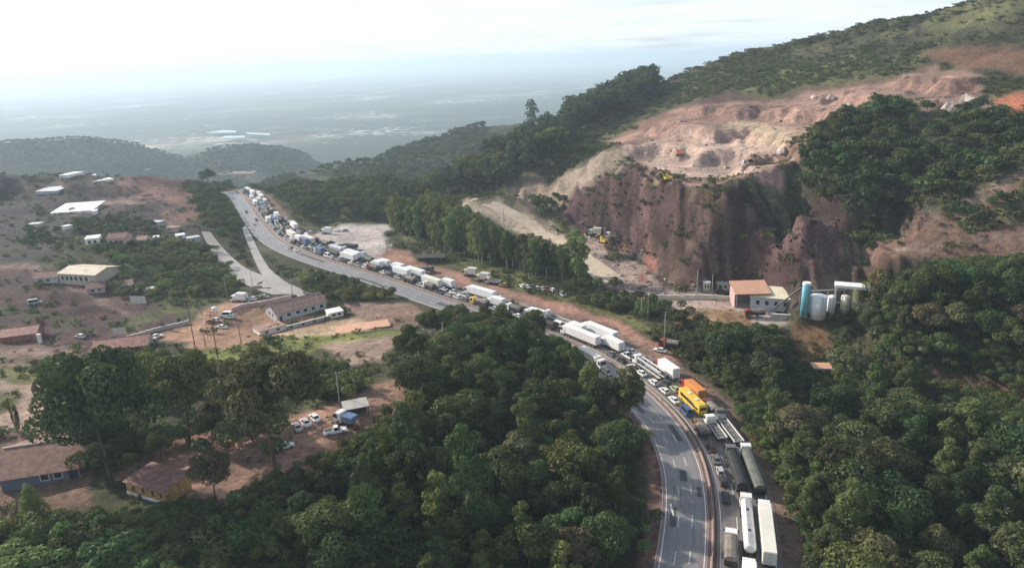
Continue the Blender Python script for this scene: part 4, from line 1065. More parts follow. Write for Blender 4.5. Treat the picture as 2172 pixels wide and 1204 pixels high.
scatter([(150, 1060), (250, 1080), (180, 1100), (20, 1120), (0, 1090)], 5, (2, 4), {'bush_mid': 2, 'bush_light': 1}, 'front_left', 33, (1.0, 1.4), sky=SKY_FRONT)
scatter([(270, 790), (400, 772), (560, 762), (700, 775), (770, 800), (740, 850), (640, 840), (450, 850), (300, 850)], 5.2, (3.5, 8), {'bush_mid': 3, 'bush_light': 3, 'round_mid': 2}, 'front_left2', 31, (0.9, 1.3), sky=SKY_BANK)
scatter([(110, 800), (270, 790), (300, 850), (200, 930), (120, 900)], 6.5, (5, 9), {'round_dry': 2, 'round_mid': 3}, 'front_left2', 32, (0.9, 1.3), sky=SKY_BANK)
scatter([(650, 580), (700, 592), (800, 606), (850, 622), (800, 636), (700, 632), (650, 612)], 6, (2.5, 6), {'bush_mid': 3, 'bush_light': 1, 'round_deep': 2}, 'median', 34, (1.0, 1.4))
scatter([(1200, 606), (1290, 612), (1370, 650), (1450, 668), (1440, 696), (1330, 668), (1240, 640)], 6, (3.5, 7), {'bush_mid': 3, 'round_mid': 2, 'round_dry': 1}, 'verge', 35, (1.0, 1.4))
scatter([(1690, 345), (1742, 272), (1860, 228), (2110, 248), (2180, 262), (2420, 240), (2300, 320), (2172, 362), (1960, 432), (1830, 468), (1720, 425)], 5.6, (4, 9.5), {'far_round': 4, 'far_mid': 2, 'far_bush': 2}, 'dark', 36, (1.0, 1.4))
scatter([(1700, 345), (1755, 425), (1795, 465), (1845, 560), (1880, 505), (1840, 430), (1745, 335)], 4.2, (3, 6.5), {'far_bush': 3, 'far_round': 2, 'far_mid': 1}, 'dark', 136, (1.0, 1.5))
scatter([(2040, 445), (2172, 395), (2420, 330), (2420, 470), (2172, 470), (2090, 482)], 6, (2.5, 6), {'far_bush': 3, 'far_mid': 2}, 'dark', 37, (1.0, 1.4))
scatter([(1120, 430), (1170, 420), (1200, 440), (1190, 462), (1130, 450)], 6, (4, 8), {'far_mid': 3, 'far_bush': 1}, 'ridge', 38, (1.0, 1.3))
# the middle and far hills
scatter([(640, 374), (800, 342), (960, 284), (1040, 264), (1000, 380), (900, 392)], 9, (6, 11), {'far_round': 3, 'far_mid': 1}, 'hills', 39, (1.2, 1.8), cap=4000)
scatter([(0, 300), (140, 291), (300, 312), (420, 335), (540, 308), (680, 340), (640, 372), (300, 362), (0, 345)], 11, (6, 10), {'far_round': 2, 'far_mid': 1}, 'hills', 40, (1.4, 2.0), cap=6000)
scatter([(1280, 226), (1380, 188), (1560, 114), (1700, 84), (1850, 48), (2060, 3), (2172, -24), (2172, 0), (1850, 70), (1560, 138), (1380, 215)], 5, (1.5, 3.6), {'far_bush': 3, 'far_dry': 2}, 'hills', 42, (1.4, 2.4))

WHERE = {'front': 'front wood', 'poles': 'pole strip', 'right': 'roadside wood', 'bank': 'plant bank', 'slope': 'plant slope', 'belt': 'tall belt', 'front_left': 'bottom thicket', 'front_left2': 'parking bank', 'slope_left': 'ramp slope', 'median': 'ramp strip', 'verge': 'grass verge'}
KIND = {'round_deep': ('round dark green', 'tree'), 'round_mid': ('round mid green', 'tree'), 'round_dry': ('round olive brown', 'tree'), 'euc_deep': ('slim dark green', 'tree'), 'euc_mid': ('slim mid green', 'tree'),
        'euc_light': ('slim light green', 'tree'), 'bush_mid': ('mid green', 'bush'), 'bush_light': ('light green', 'bush')}
_lm = [('white tanker', 1580, 1100), ('black tarpaulin truck', 1570, 985), ('yellow bus', 1475, 850), ('car carrier', 1380, 785), ('long white trailers', 1270, 715), ('hidden truck', 1170, 680),
       ('white pickup', 712, 915), ('kiosk', 756, 878), ('rusty shed', 320, 1060), ('terracotta building', 90, 1010), ('lamp post', 913, 748), ('dark wood gap', 985, 715), ('broad olive tree', 588, 1025),
       ('blue silo', 1705, 675), ('gantry', 1800, 672), ('plant shed', 1600, 660), ('peach hut', 1742, 792), ('gravel lot', 815, 510), ('shelter', 912, 560), ('cream trucks', 1020, 595), ('parked car row', 1150, 615),
       ('quarry pond', 1300, 550), ('road junction', 590, 610), ('long house', 640, 680), ('beige warehouse', 165, 605), ('big board', 303, 680), ('slender pole', 1409, 745), ('quarry track', 1100, 470),
       ('dirt track bend', 2000, 820), ('dirt track end', 2160, 850), ('lower terrace', 2000, 560), ('upper terrace', 2150, 500), ('orange yard', 450, 700), ('red shed', 250, 745), ('bottom frame edge', 900, 1190), ('frame corner', 100, 1190), ('wooded frame corner', 2100, 1180), ('round dark tree', 235, 1015), ('bank end', 700, 780), ('pale trunk', 1000, 1100), ('wood middle', 1150, 960), ('bend shoulder', 1370, 1000), ('bend verge', 1385, 1190), ('outer wood middle', 1850, 1000)]
_lm += [('slope pole', 482, 632), ('pink house', 250, 522), ('road head', 437, 494), ('slope middle', 330, 570), ('slope crown', 350, 530), ('slope hollow', 420, 560), ('thicket middle', 200, 1140), ('belt middle', 1000, 510)]
_lm = [(n, *at(a, b)[:2]) for n, a, b in _lm]
ORD = ['tallest', 'second tallest', 'third tallest', 'fourth tallest', 'fifth tallest', 'sixth tallest', 'seventh tallest', 'eighth tallest', 'ninth tallest', 'tenth tallest', 'eleventh tallest', 'twelfth tallest', 'thirteenth tallest', 'fourteenth tallest', 'fifteenth tallest', 'lowest']
def tree_labels(ts):
    """which one it is: its look, its wood, the two landmarks it stands between, and its size among those"""
    by = {}
    for t in ts:
        d = sorted((math.hypot(t[0] - x, t[1] - y), n) for n, x, y in _lm)
        by.setdefault((t[4], t[5], d[0][1], d[1][1]), []).append(t)
    out = {}
    for (k, w, a, b), g in by.items():
        g.sort(key=lambda t: -t[2]); nm, c = KIND[k]
        for i, t in enumerate(g):
            pre = '' if len(g) == 1 else (('taller ' if i == 0 else 'shorter ') if len(g) == 2 else ORD[min(i, 15)] + ' ')
            out[id(t)] = pre + nm + ' ' + WHERE[w] + ' ' + c + ' between ' + a + ' and ' + b
    return out
def _app(t): return t[2] * (0.6 if 'bush' in t[4] else 1.0) / math.hypot(t[0], t[1], HCAM)
def _seen(t):
    x, y, h = t[0], t[1], t[2]; v = Vector((x, y, float(height(x, y)) + h * 0.8 - HCAM))
    dz = v.dot(_fwd)
    return dz > 5 and abs(v.dot(_right) / dz) < 0.76 and -0.43 < v.dot(_up) / dz < 0.5
_vis = sorted([t for t in TREES if _seen(t) and not t[4].startswith('far')], key=_app, reverse=True)
NIND = {'tree': 282, 'bush': 150}; _cnt = {'tree': 0, 'bush': 0}; _ind = set(); _pick = []
for t in _vis:
    c = KIND[t[4]][1]
    if _cnt[c] < NIND[c]: _cnt[c] += 1; _pick.append(t)
_tl = tree_labels(_pick); _cnt = {'tree': 0, 'bush': 0}
for t in _pick:
    c = KIND[t[4]][1]
    if _cnt[c] < NIND[c]:
        _cnt[c] += 1; _ind.add(id(t))
        put_tree(t[0], t[1], t[2], t[3], t[4], _tl[id(t)], c, c, ('trees of the ' if c == 'tree' else 'bushes of the ') + WHERE[t[5]])
_rest = {}
for t in TREES:
    if id(t) not in _ind: _rest.setdefault(t[4], []).append(t)
STUFF_LABEL = {'far_round': 'dark round trees massed on the far slopes and heights', 'far_mid': 'green trees massed on the far slopes', 'far_blue': 'tall bluish trees massed on the ridge and the far hills',
  'far_bush': 'low dark bushes covering the upper slopes', 'far_dry': 'dry bushes along the crest of the hill', 'bush_mid': 'mid green bushes filling the slopes', 'bush_light': 'light green bushes filling the slopes',
  'round_deep': 'further dark round trees filling the woods', 'round_mid': 'further green round trees filling the woods', 'round_dry': 'further olive trees filling the woods',
  'euc_deep': 'further slim dark trees filling the woods', 'euc_mid': 'further slim green trees filling the woods', 'euc_light': 'further slim light trees filling the belt'}
for k, ts in _rest.items():
    pr = PROTO[k]; ph = sum(p[2] for p in pr) / len(pr); pts = np.array([(t[0], t[1], float(height(t[0], t[1]))) for t in ts])
    sz = np.array([t[2] / ph for t in ts]); sx = sz * np.array([t[3] for t in ts])
    stuff_gn('woodland', pts, sx, sz, NR.random(len(ts)) * 6.28, pr, STUFF_LABEL[k], 'woodland')
print('TREES', len(TREES), 'individual', _cnt, {k: len(v) for k, v in _rest.items()})

# ---- scrub on the hills and rough ground
def scrub(name, n, key, sel, hr, seed, label, clump=0.02):
    g = np.random.default_rng(seed)
    I, K = np.nonzero((LANEFREE) & (GD > 60) & (GD < 900) & (RD > 18))
    p = sel(GX[I, K], GY[I, K], I, K) * GD[I, K] ** 2 * (0.06 + sstep(-0.25, 0.35, fbm(GX[I, K] * clump, GY[I, K] * clump, 3, seed)))
    q = g.choice(len(I), min(n, int((p > 0).sum())), p=p / p.sum()); i = I[q]; j = K[q]
    x = GX[i, j] + g.normal(size=len(i)) * GD[i, j] * 0.003; y = GY[i, j] + g.normal(size=len(i)) * GD[i, j] * 0.003
    h = hr[0] + (hr[1] - hr[0]) * g.random(len(x)) ** 2
    s = h / np.mean([q[2] for q in PROTO[key]])
    stuff_gn(name, np.stack([x, y, height(x, y)], -1), s * (0.9 + 0.5 * g.random(len(x))), s, g.random(len(x)) * 6.28, PROTO[key], label, 'scrub')
_lum = LAND.sum(-1)
_veg = ((LAND[..., 1] > LAND[..., 0] * 0.93) & (_lum < 0.42)).astype(float)
_rough = ((_lum < 0.62) & (_veg < 0.5)).astype(float)
LANEFREE = np.ones(GX.shape, bool)
for u, v, r in LANES: LANEFREE &= (GX - u) ** 2 + (GY - v) ** 2 > (r + 1.5) ** 2
def _hill(x, y, i, j): return _veg[i, j] * (y > 330) * (x > -60) * (GD[i, j] < 800) * (STEEP[i, j] < 0.9)
def _left(x, y, i, j): return (_veg[i, j] * 0.9 + _rough[i, j] * 0.22) * (x < 40) * (GD[i, j] < 640) * (GD[i, j] > 120)
def _rightterr(x, y, i, j): return (_veg[i, j] + _rough[i, j] * 0.35) * (x > 40) * (GD[i, j] < 420) * (GD[i, j] > 150)
scrub('scrub', 15000, 'scrub', _hill, (0.6, 2.4), 51, 'low dark scrub growing all over the big hill')
scrub('scrub', 11000, 'scrub_dry', _hill, (0.6, 2.0), 52, 'dry olive scrub growing all over the big hill', 0.03)
scrub('scrub', 3500, 'scrub', _left, (0.6, 2.6), 53, 'dark scrub on the rough ground left of the highway', 0.03)
scrub('scrub', 2500, 'scrub_dry', _left, (0.5, 1.6), 54, 'dry scrub on the rough ground left of the highway', 0.04)
scrub('scrub', 3500, 'scrub_dry', _rightterr, (0.5, 2.2), 55, 'dry scrub on the terraces and banks right of the highway', 0.05)
scrub('scrub', 3000, 'scrub', _rightterr, (0.5, 2.4), 56, 'dark scrub on the terraces and banks right of the highway', 0.05)
# undergrowth that closes the floor of the woods
_ff = in_poly(GX, GY, POLY['forest_floor']) | in_poly(GX, GY, POLY['forest_floor_right']) | in_poly(GX, GY, wpoly([(1880, 700), (1890, 600), (2000, 575), (2172, 570), (2420, 580), (2450, 810), (2172, 815), (2000, 795), (1885, 760)]))
def _under(x, y, i, j): return _ff[i, j] * np.minimum(1, 700 / GD[i, j]) * 6.0
scrub('undergrowth', 7500, 'bush_mid', _under, (1.5, 4.0), 57, 'leafy undergrowth closing the floor of the woods beside the highway', 0.08)
# ================================================================== buildings and street furniture
M['tile_roof'] = simple('clay_roof', (0.20, 0.105, 0.085), 0.85, 0, 0.42, 0.8)
M['tile_roof_pale'] = simple('faded_clay_roof', (0.30, 0.19, 0.155), 0.85, 0, 0.42, 0.8)
M['red_roof'] = simple('red_metal_roof', (0.26, 0.105, 0.085), 0.65, 0, 0.42, 0.8)
M['peach_roof'] = simple('peach_roof', (0.58, 0.33, 0.22), 0.8, 0, 0.12, 0.3)
M['zinc'] = simple('zinc_roof', (0.52, 0.53, 0.54), 0.5, 0.2, 0.2, 0.5)
M['white_roof'] = simple('white_roof', (0.80, 0.80, 0.80), 0.6, 0, 0.1, 0.4)
M['cream'] = simple('cream_wall', (0.62, 0.55, 0.42), 0.85, 0, 0.2, 0.4)
M['beige'] = simple('beige_wall', (0.48, 0.42, 0.33), 0.85, 0, 0.2, 0.4)
M['grey_wall'] = simple('grey_wall', (0.44, 0.45, 0.47), 0.85, 0, 0.15, 0.4)
M['pink_wall'] = simple('pink_wall', (0.50, 0.33, 0.33), 0.85, 0, 0.2, 0.4)
M['blue_wall'] = simple('slate_blue_wall', (0.13, 0.145, 0.20), 0.8, 0, 0.2, 0.4)
M['teal'] = simple('teal_wall', (0.11, 0.19, 0.20), 0.8, 0, 0.2, 0.4)
M['rust_wall'] = simple('rusty_yellow_wall', (0.40, 0.24, 0.085), 0.85, 0, 0.45, 0.9)
M['silo_blue'] = simple('silo_blue', (0.10, 0.33, 0.42), 0.5, 0, 0.15, 0.5)
M['tank_white'] = simple('tank_white', (0.82, 0.81, 0.78), 0.45, 0, 0.08, 0.4)
M['tank_cream'] = simple('tank_cream', (0.72, 0.66, 0.48), 0.5, 0, 0.12, 0.4)
M['door'] = simple('door_dark', (0.06, 0.045, 0.04), 0.7)
M['board'] = simple('sign_board', (0.52, 0.47, 0.42), 0.7, 0, 0.15, 0.5)

def frame_of(a, b):
    a = Vector(a[:2]); b = Vector(b[:2]); d = b - a
    return math.atan2(d.y, d.x), d.length
def windows(root, xs, y, z0, z1, w, face=-1, pane='dark_hole', frame='white', name='window'):
    for x in xs:
        f = MB(); e = 0.12; yy = (y, y + face * 0.06); ya, yb = min(yy), max(yy)
        f.box(x - w / 2 - e, x - w / 2, ya, yb, z0 - e, z1 + e); f.box(x + w / 2, x + w / 2 + e, ya, yb, z0 - e, z1 + e)
        f.box(x - w / 2, x + w / 2, ya, yb, z1, z1 + e); f.box(x - w / 2, x + w / 2, ya, yb + (0.0), z0 - e, z0)
        o = f.build(name, M[frame], root)
        MB().box(x - w / 2, x + w / 2, min(y, y + face * 0.02), max(y, y + face * 0.02), z0, z1).build('pane', M[pane], o)
def gable(name, a, b, depth, wall_h, roof_h, wall, roof, label, cat='house', win=(), door=None, over=0.5, z=None, group=None, hip=0.0, side_win=0, wallname='wall'):
    """a at the near end, b at the far end of the front wall; the house lies behind it"""
    ang, ln = frame_of(a, b)
    z = float(min(height(a[0], a[1]), height(b[0], b[1]))) - 0.1 if z is None else z
    r = empty(name, (a[0], a[1], z), ang)
    t = 0.22
    w = MB(); w.box(0, ln, 0, t, 0, wall_h); w.box(0, ln, depth - t, depth, 0, wall_h)
    if hip:
        w.box(0, t, t, depth - t, 0, wall_h); w.box(ln - t, ln, t, depth - t, 0, wall_h)
    else:
        for x0 in (0, ln - t):
            w.prism([(t, 0), (depth - t, 0), (depth - t, wall_h), (depth / 2, wall_h + roof_h * 0.96), (t, wall_h)], x0, x0 + t)
    w.build('wall', M[wall], r)
    m = MB(); th = 0.16; o = over; hz = wall_h + 0.02; rise = roof_h / (depth / 2)
    e = hz - o * rise
    if hip:
        k = hip
        A, B, C, D = (-o, -o, e), (ln + o, -o, e), (ln + o, depth + o, e), (-o, depth + o, e)
        E_, F_ = (k, depth / 2, hz + roof_h), (ln - k, depth / 2, hz + roof_h)
        for pl in ((A, B, F_, E_), (C, D, E_, F_), (B, C, F_), (D, A, E_)): m.slab([tuple(Vector(p) + Vector((0, 0, th))) for p in pl], th)
    else:
        A, B = (-o, -o, e), (ln + o, -o, e); E_, F_ = (-o, depth / 2, hz + roof_h), (ln + o, depth / 2, hz + roof_h); D, C = (-o, depth + o, e), (ln + o, depth + o, e)
        m.slab([tuple(Vector(p) + Vector((0, 0, th))) for p in (A, B, F_, E_)], th); m.slab([tuple(Vector(p) + Vector((0, 0, th))) for p in (C, D, E_, F_)], th)
    ro = m.build('roof', M[roof], r)
    rg = MB(); rg.tube((-o if not hip else hip, depth / 2, hz + roof_h + th), (ln + o if not hip else ln - hip, depth / 2, hz + roof_h + th), 0.14, n=6); rg.build('ridge', M[roof], ro)
    if win: windows(r, [ln * f for f in win], 0, wall_h * 0.4, wall_h * 0.78, min(1.5, ln / (len(win) * 1.9)))
    if side_win:
        for i in range(side_win):
            y = depth * (i + 1) / (side_win + 1)
            f = MB(); f.box(-0.05, 0.0, y - 0.6, y + 0.6, wall_h * 0.4, wall_h * 0.75); f.build('window', M['dark_hole'], r)
    if door is not None:
        f = MB(); f.box(ln * door - 0.6, ln * door + 0.6, -0.05, 0, 0, min(2.2, wall_h * 0.8)); d = f.build('door', M['door'], r)
        MB().box(ln * door + 0.35, ln * door + 0.45, -0.12, -0.05, 1.0, 1.1).build('handle', M['steel'], d)
    return tag(r, label, cat, group)
def flatbox(name, a, b, depth, h, wall, roof, label, cat='building', win=(), slab_o=0.25, z=None, door=None, slope=0.0, lift=0.0, group=None):
    ang, ln = frame_of(a, b)
    z = float(min(height(a[0], a[1]), height(b[0], b[1]))) - 0.1 if z is None else z
    r = empty(name, (a[0], a[1], z), ang); t = 0.2
    w = MB(); w.box(0, ln, 0, t, 0, h); w.box(0, ln, depth - t, depth, 0, h + slope); w.prism([(t, 0), (depth - t, 0), (depth - t, h + slope * .98), (t, h)], 0, t); w.prism([(t, 0), (depth - t, 0), (depth - t, h + slope * .98), (t, h)], ln - t, ln)
    w.build('wall', M[wall], r)
    o = slab_o; m = MB()
    m.slab([(-o, -o, h + 0.18), (ln + o, -o, h + 0.18), (ln + o, depth + o, h + slope + 0.18), (-o, depth + o, h + slope + 0.18)], 0.16)
    m.build('roof', M[roof], r)
    if win: windows(r, [ln * f for f in win], 0, h * 0.4, h * 0.78, min(1.4, ln / (len(win) * 1.9)))
    if door is not None:
        f = MB(); f.box(ln * door - 0.8, ln * door + 0.8, -0.05, 0, 0, min(2.4, h * 0.85)); d = f.build('door', M['door'], r)
        MB().box(ln * door + 0.5, ln * door + 0.6, -0.12, -0.05, 1.0, 1.1).build('handle', M['steel'], d)
    return tag(r, label, cat, group)

# -- the roadside house on its terrace
A, B = at(588, 683), at(693, 655)
gable('house', A, B, 11.0, 3.4, 2.6, 'grey_wall', 'tile_roof_pale', 'long single storey house with faded clay roof on the orange yard', win=(0.24, 0.42, 0.57, 0.73, 0.9), door=0.08, side_win=2)
P0, P1 = at(606, 699), at(726, 668)
ang, ln = frame_of(P0, P1)
r = empty('terrace_wall', (P0[0], P0[1], P0[2] - 0.3), ang)
MB().box(0, ln, 0, 0.3, 0, 1.5).build('wall', M['conc'], r)
MB().box(-0.1, ln + 0.1, -0.08, 0.38, 1.5, 1.62).build('coping', M['white'], r)
for i in range(5):
    x = ln * (0.1 + 0.2 * i); MB().box(x - 0.5, x + 0.5, -0.03, 0.0, 0.45, 1.15).build('vent', M['dark_hole'], r)
tag(r, 'pale concrete terrace wall with small dark vents below the house', 'wall')
flatbox('annex', at(553, 711), at(606, 699), 7, 1.9, 'white', 'tile_roof_pale', 'low annex with flat pinkish roof at the near corner of the house terrace', win=(0.25, 0.7))
flatbox('outbuilding', at(700, 676), at(729, 669), 5, 2.2, 'white', 'white_roof', 'small white outbuilding at the far corner of the house terrace', win=(0.3, 0.7))
flatbox('storage_slab', at(716, 706), at(826, 694), 6.5, 0.7, 'conc', 'peach_roof', 'low peach coloured slab roof beyond the house terrace', 'shed', slab_o=0.4)

# -- walls and rows along the local road
def long_wall(name, pix, h, mat, coping, label, seg=2.5):
    q = [at(a, b) for a, b in pix]; r = empty(name, tuple(q[0])); O = Vector(q[0])
    for i in range(len(q) - 1):
        a, b = Vector(q[i]), Vector(q[i + 1]); n = max(1, int((b - a).length / seg))
        for k in range(n):
            p = a + (b - a) * (k / n); s = a + (b - a) * ((k + 1) / n); p.z = float(height(p.x, p.y)); s.z = float(height(s.x, s.y))
            d = (s - p); d.z = 0; nrm = Vector((-d.y, d.x, 0)).normalized() * 0.12; e = d.normalized() * 0.03
            zb = min(p.z, s.z) - 0.4; zt = (p.z + s.z) / 2 + h
            mb = MB(); c = [p + nrm + e - O, p - nrm + e - O, s - nrm - e - O, s + nrm - e - O]
            mb.add([(v.x, v.y, zb - O.z) for v in c] + [(v.x, v.y, zt - O.z) for v in c], [(0, 1, 2, 3), (7, 6, 5, 4), (0, 4, 5, 1), (1, 5, 6, 2), (2, 6, 7, 3), (3, 7, 4, 0)])
            mb.build('panel', M[mat], r)
            mb = MB(); c = [p + nrm * 1.5 - O, p - nrm * 1.5 - O, s - nrm * 1.5 - O, s + nrm * 1.5 - O]
            zt += 0.003
            mb.add([(v.x, v.y, zt - O.z) for v in c] + [(v.x, v.y, zt + 0.1 - O.z) for v in c], [(0, 1, 2, 3), (7, 6, 5, 4), (0, 4, 5, 1), (1, 5, 6, 2), (2, 6, 7, 3), (3, 7, 4, 0)])
            mb.build('coping', M[coping], r)
    return tag(r, label, 'wall')
long_wall('boundary_wall', [(262, 722), (330, 703), (402, 686)], 1.3, 'conc', 'white', 'low white boundary wall running from the red roofed shed to the poles')
long_wall('boundary_wall', [(492, 662), (560, 646), (618, 634)], 1.6, 'pink_wall', 'white', 'pinkish boundary wall behind the long house by the local road')
# -- left hand settlement
gable('shed', at(2, 728), at(80, 722), 9, 3.0, 1.6, 'red_roof', 'red_roof', 'long red roofed shed on the dark red field', 'shed', z=None)
tag(MB().box(-0.5, 0.5, -0.5, 0.5, 0, 3.2, b=0.05).box(-0.62, 0.62, -0.62, 0.62, 3.2, 3.35).build('gate_post', M['white'], loc=tuple(at(86, 727))), 'thick white gate post at the end of the red shed', 'post')
gable('shed', at(200, 752), at(312, 742), 10, 2.2, 1.8, 'beige', 'red_roof', 'wide red roofed shed beside the white boundary wall', 'shed', over=0.8)
gable('warehouse', at(128, 600), at(206, 606), 14, 5.0, 1.6, 'beige', 'cream', 'long beige warehouse with a row of dark openings on the green slope', 'warehouse', win=(0.1, 0.22, 0.34, 0.46, 0.6, 0.75), door=0.9)
gable('house', at(72, 602), at(124, 600), 9, 3.0, 1.6, 'grey_wall', 'tile_roof', 'grey low house beside the beige warehouse', win=(0.3, 0.6))
flatbox('house', at(182, 520), at(212, 521), 8, 4.2, 'white', 'white_roof', 'small white flat roofed house on the brow of the red heights', 'house', win=(0.3, 0.7))
gable('house', at(230, 524), at(268, 524), 9, 5.0, 1.8, 'pink_wall', 'tile_roof', 'pink house with square windows on the brow of the red heights', win=(0.2, 0.5, 0.8), door=0.65)
gable('house', at(290, 520), at(310, 521), 7, 3.4, 1.2, 'cream', 'tile_roof_pale', 'tiny cream house next to the pink house', win=(0.5,))
flatbox('house', at(326, 514), at(338, 515), 5, 3.0, 'white', 'white_roof', 'tiny white hut right beyond the cream house', 'hut', win=(0.5,))
flatbox('warehouse', at(108, 456), at(196, 452), 26, 1.9, 'white', 'white_roof', 'big white roofed hall on the dark heights', 'warehouse', win=(0.2, 0.5, 0.8), slope=1.5)
flatbox('shed', at(196, 456), at(206, 455), 6, 2.4, 'white', 'white_roof', 'little white lean to at the end of the big white hall', 'shed')
flatbox('warehouse', at(76, 413), at(122, 411), 22, 2.2, 'grey_wall', 'zinc', 'grey metal roofed hall near the hazy crest', 'warehouse', slope=1.2)
flatbox('warehouse', at(126, 378), at(146, 378), 16, 2.4, 'white', 'white_roof', 'small white hall on the far crest', 'warehouse')
flatbox('warehouse', at(168, 372), at(204, 371), 16, 2.4, 'white', 'white_roof', 'white hall behind the long low hall on the far crest', 'warehouse')
flatbox('warehouse', at(176, 386), at(242, 384), 18, 1.8, 'white', 'white_roof', 'long low white hall on the far crest', 'warehouse', slope=0.8)
gable('warehouse', at(462, 372), at(536, 370), 36, 4.0, 2.5, 'pink_wall', 'tile_roof_pale', 'large pale pink roofed hall beyond the crest trees', 'warehouse')
flatbox('warehouse', at(270, 362), at(330, 360), 24, 3, 'beige', 'zinc', 'long pale hall behind the crest trees', 'warehouse')
flatbox('hut', at(133, 490), at(141, 490), 4, 3, 'white', 'white_roof', 'tiny white hut alone on the dark heights', 'hut')
flatbox('hut', at(288, 627), at(322, 626), 5, 2.6, 'beige', 'zinc', 'small grey hut behind the big roadside board', 'hut')
gable('house', at(186, 622), at(224, 620), 8, 2.8, 1.4, 'pink_wall', 'tile_roof', 'half ruined pink house below the beige warehouse', win=(0.3, 0.7))
gable('house', at(246, 616), at(284, 614), 8, 2.6, 1.4, 'pink_wall', 'tile_roof_pale', 'pinkish house on the red field between the ruin and the board', win=(0.3, 0.7))
for i, (a, b, c, h, w_, rf, lb) in enumerate([(400, 512, 26, 3.0, 'conc', 'zinc', 'grey roofed hut at the top of the local road'), (352, 492, 22, 2.8, 'beige', 'tile_roof_pale', 'low pale hut beside the dark trees of the red heights'),
        (318, 480, 20, 2.8, 'grey_wall', 'zinc', 'low grey hut among the dark trees of the red heights'), (376, 505, 18, 2.4, 'white', 'white_roof', 'low white hut by the head of the local road'), (60, 482, 24, 2.4, 'beige', 'zinc', 'faint grey hut on the dark heights edge')]):
    flatbox('hut', at(a, b), at(a + c, b + 1), 5, h, w_, rf, lb, 'hut', win=(0.4,))
# -- front left
def roof_house():
    a, b = at(6, 1044), at(172, 1010)
    r = gable('building', a, b, 15, 3.6, 2.6, 'blue_wall', 'tile_roof', 'large building with brown clay roof and slate blue wall below the pale track', 'building', over=1.2, win=(0.55, 0.72))
    ang, ln = frame_of(a, b)
    f = MB(); f.box(ln * 0.86, ln * 0.97, -0.06, 0, 0, 2.6); f.build('door', M['dark_hole'], r)
    f = MB(); f.tube((-1.2, 7.5, 6.45), (ln + 1.2, 7.5, 6.45), 0.2, n=6); f.build('ridge_cap', M['cream'], r)
roof_house()
a, b = at(272, 1050), at(354, 1074)
ang, ln = frame_of(a, b)
r = empty('shed', (a[0], a[1], a[2] - 0.2), ang)
MB().box(0, ln, 0, 0.2, 1.25, 3.4).box(0, 0.2, 0.2, 6, 0, 3.6).box(ln - .2, ln, 0.2, 6, 0, 3.6).box(0, ln, 6, 6.2, 0, 3.8).build('wall', M['rust_wall'], r)
MB().box(-0.02, ln + 0.02, -0.12, 0.2, 0.7, 1.25).build('ledge', M['white'], r)
MB().box(0, ln, -0.05, 0.2, 0, 0.7).build('base', M['teal'], r)
MB().slab([(-0.3, -0.5, 3.6), (ln + 0.3, -0.5, 3.6), (ln + 0.3, 6.6, 4.1), (-0.3, 6.6, 4.1)], 0.14).build('roof', M['tile_roof'], r)
for f in (0.2, 0.45, 0.7, 0.9): MB().box(ln * f - 0.35, ln * f + 0.35, -0.02, 0, 1.9, 3.0).build('window', M['door'], r)
tag(r, 'rusty yellow walled shed with white ledge and teal base near the parking ground', 'shed')
# kiosk
a = at(756, 878); r = empty('kiosk', tuple(a), rad(20))
MB().slab([(-3, -2.2, 2.7), (3, -2.2, 2.7), (3, 2.2, 3.0), (-3, 2.2, 3.0)], 0.18).build('roof', M['conc'], r)
for x in (-2.7, 2.7):
    for y in (-1.9, 1.9): MB().box(x - .09, x + .09, y - .09, y + .09, -0.3, 2.5).build('post', M['wood_pole'], r)
MB().box(-2.4, 2.4, 0.4, 1.8, 0, 2.2).build('counter', M['door'], r)
tag(r, 'open kiosk with grey slab roof above the parking ground', 'kiosk')

# -- concrete plant
def PZ(px, py): return at(px, py)
a, b = at(1560, 656), at(1634, 654)
ang, ln = frame_of(a, b); zb = a[2]
r = empty('plant_shed', (a[0], a[1], zb), ang)
MB().slab([(-0.5, -0.5, 6.0), (ln, -0.5, 6.0), (ln, 9, 8.2), (-0.5, 9, 8.2)], 0.2).build('roof', M['peach_roof'], r)
MB().box(0, ln, 8.6, 8.8, 0, 7.8).box(0, 0.2, 2, 8.6, 0, 6.4).build('wall', M['pink_wall'], r)
for x in (0.2, ln * .5, ln - .3): MB().box(x - .12, x + .12, 0, 0.24, 0, 5.8).build('post', M['steel'], r)
tag(r, 'tall open shed with peach roof at the end of the concrete plant', 'shed')
a, b = at(1590, 660), at(1766, 656)
flatbox('plant_hall', (a[0] + 1, a[1] + 3.0), (b[0], b[1] + 3.0), 7, 4.6, 'grey_wall', 'tank_cream', 'long low plant hall with pale cream roof behind the blue silo', 'hall', win=(0.1, 0.22, 0.34, 0.46), z=zb, slope=2.2)
a, b = at(1634, 676), at(1762, 674)
ang, ln = frame_of(a, b)
r = empty('retaining_wall', (a[0], a[1], a[2] - 0.4), ang)
MB().box(0, ln, 0, 0.35, 0, 2.2).build('wall', M['conc'], r); MB().box(-0.1, ln + .1, -0.1, 0.45, 2.2, 2.4).build('coping', M['white'], r)
tag(r, 'pale retaining wall in front of the blue silo', 'wall')
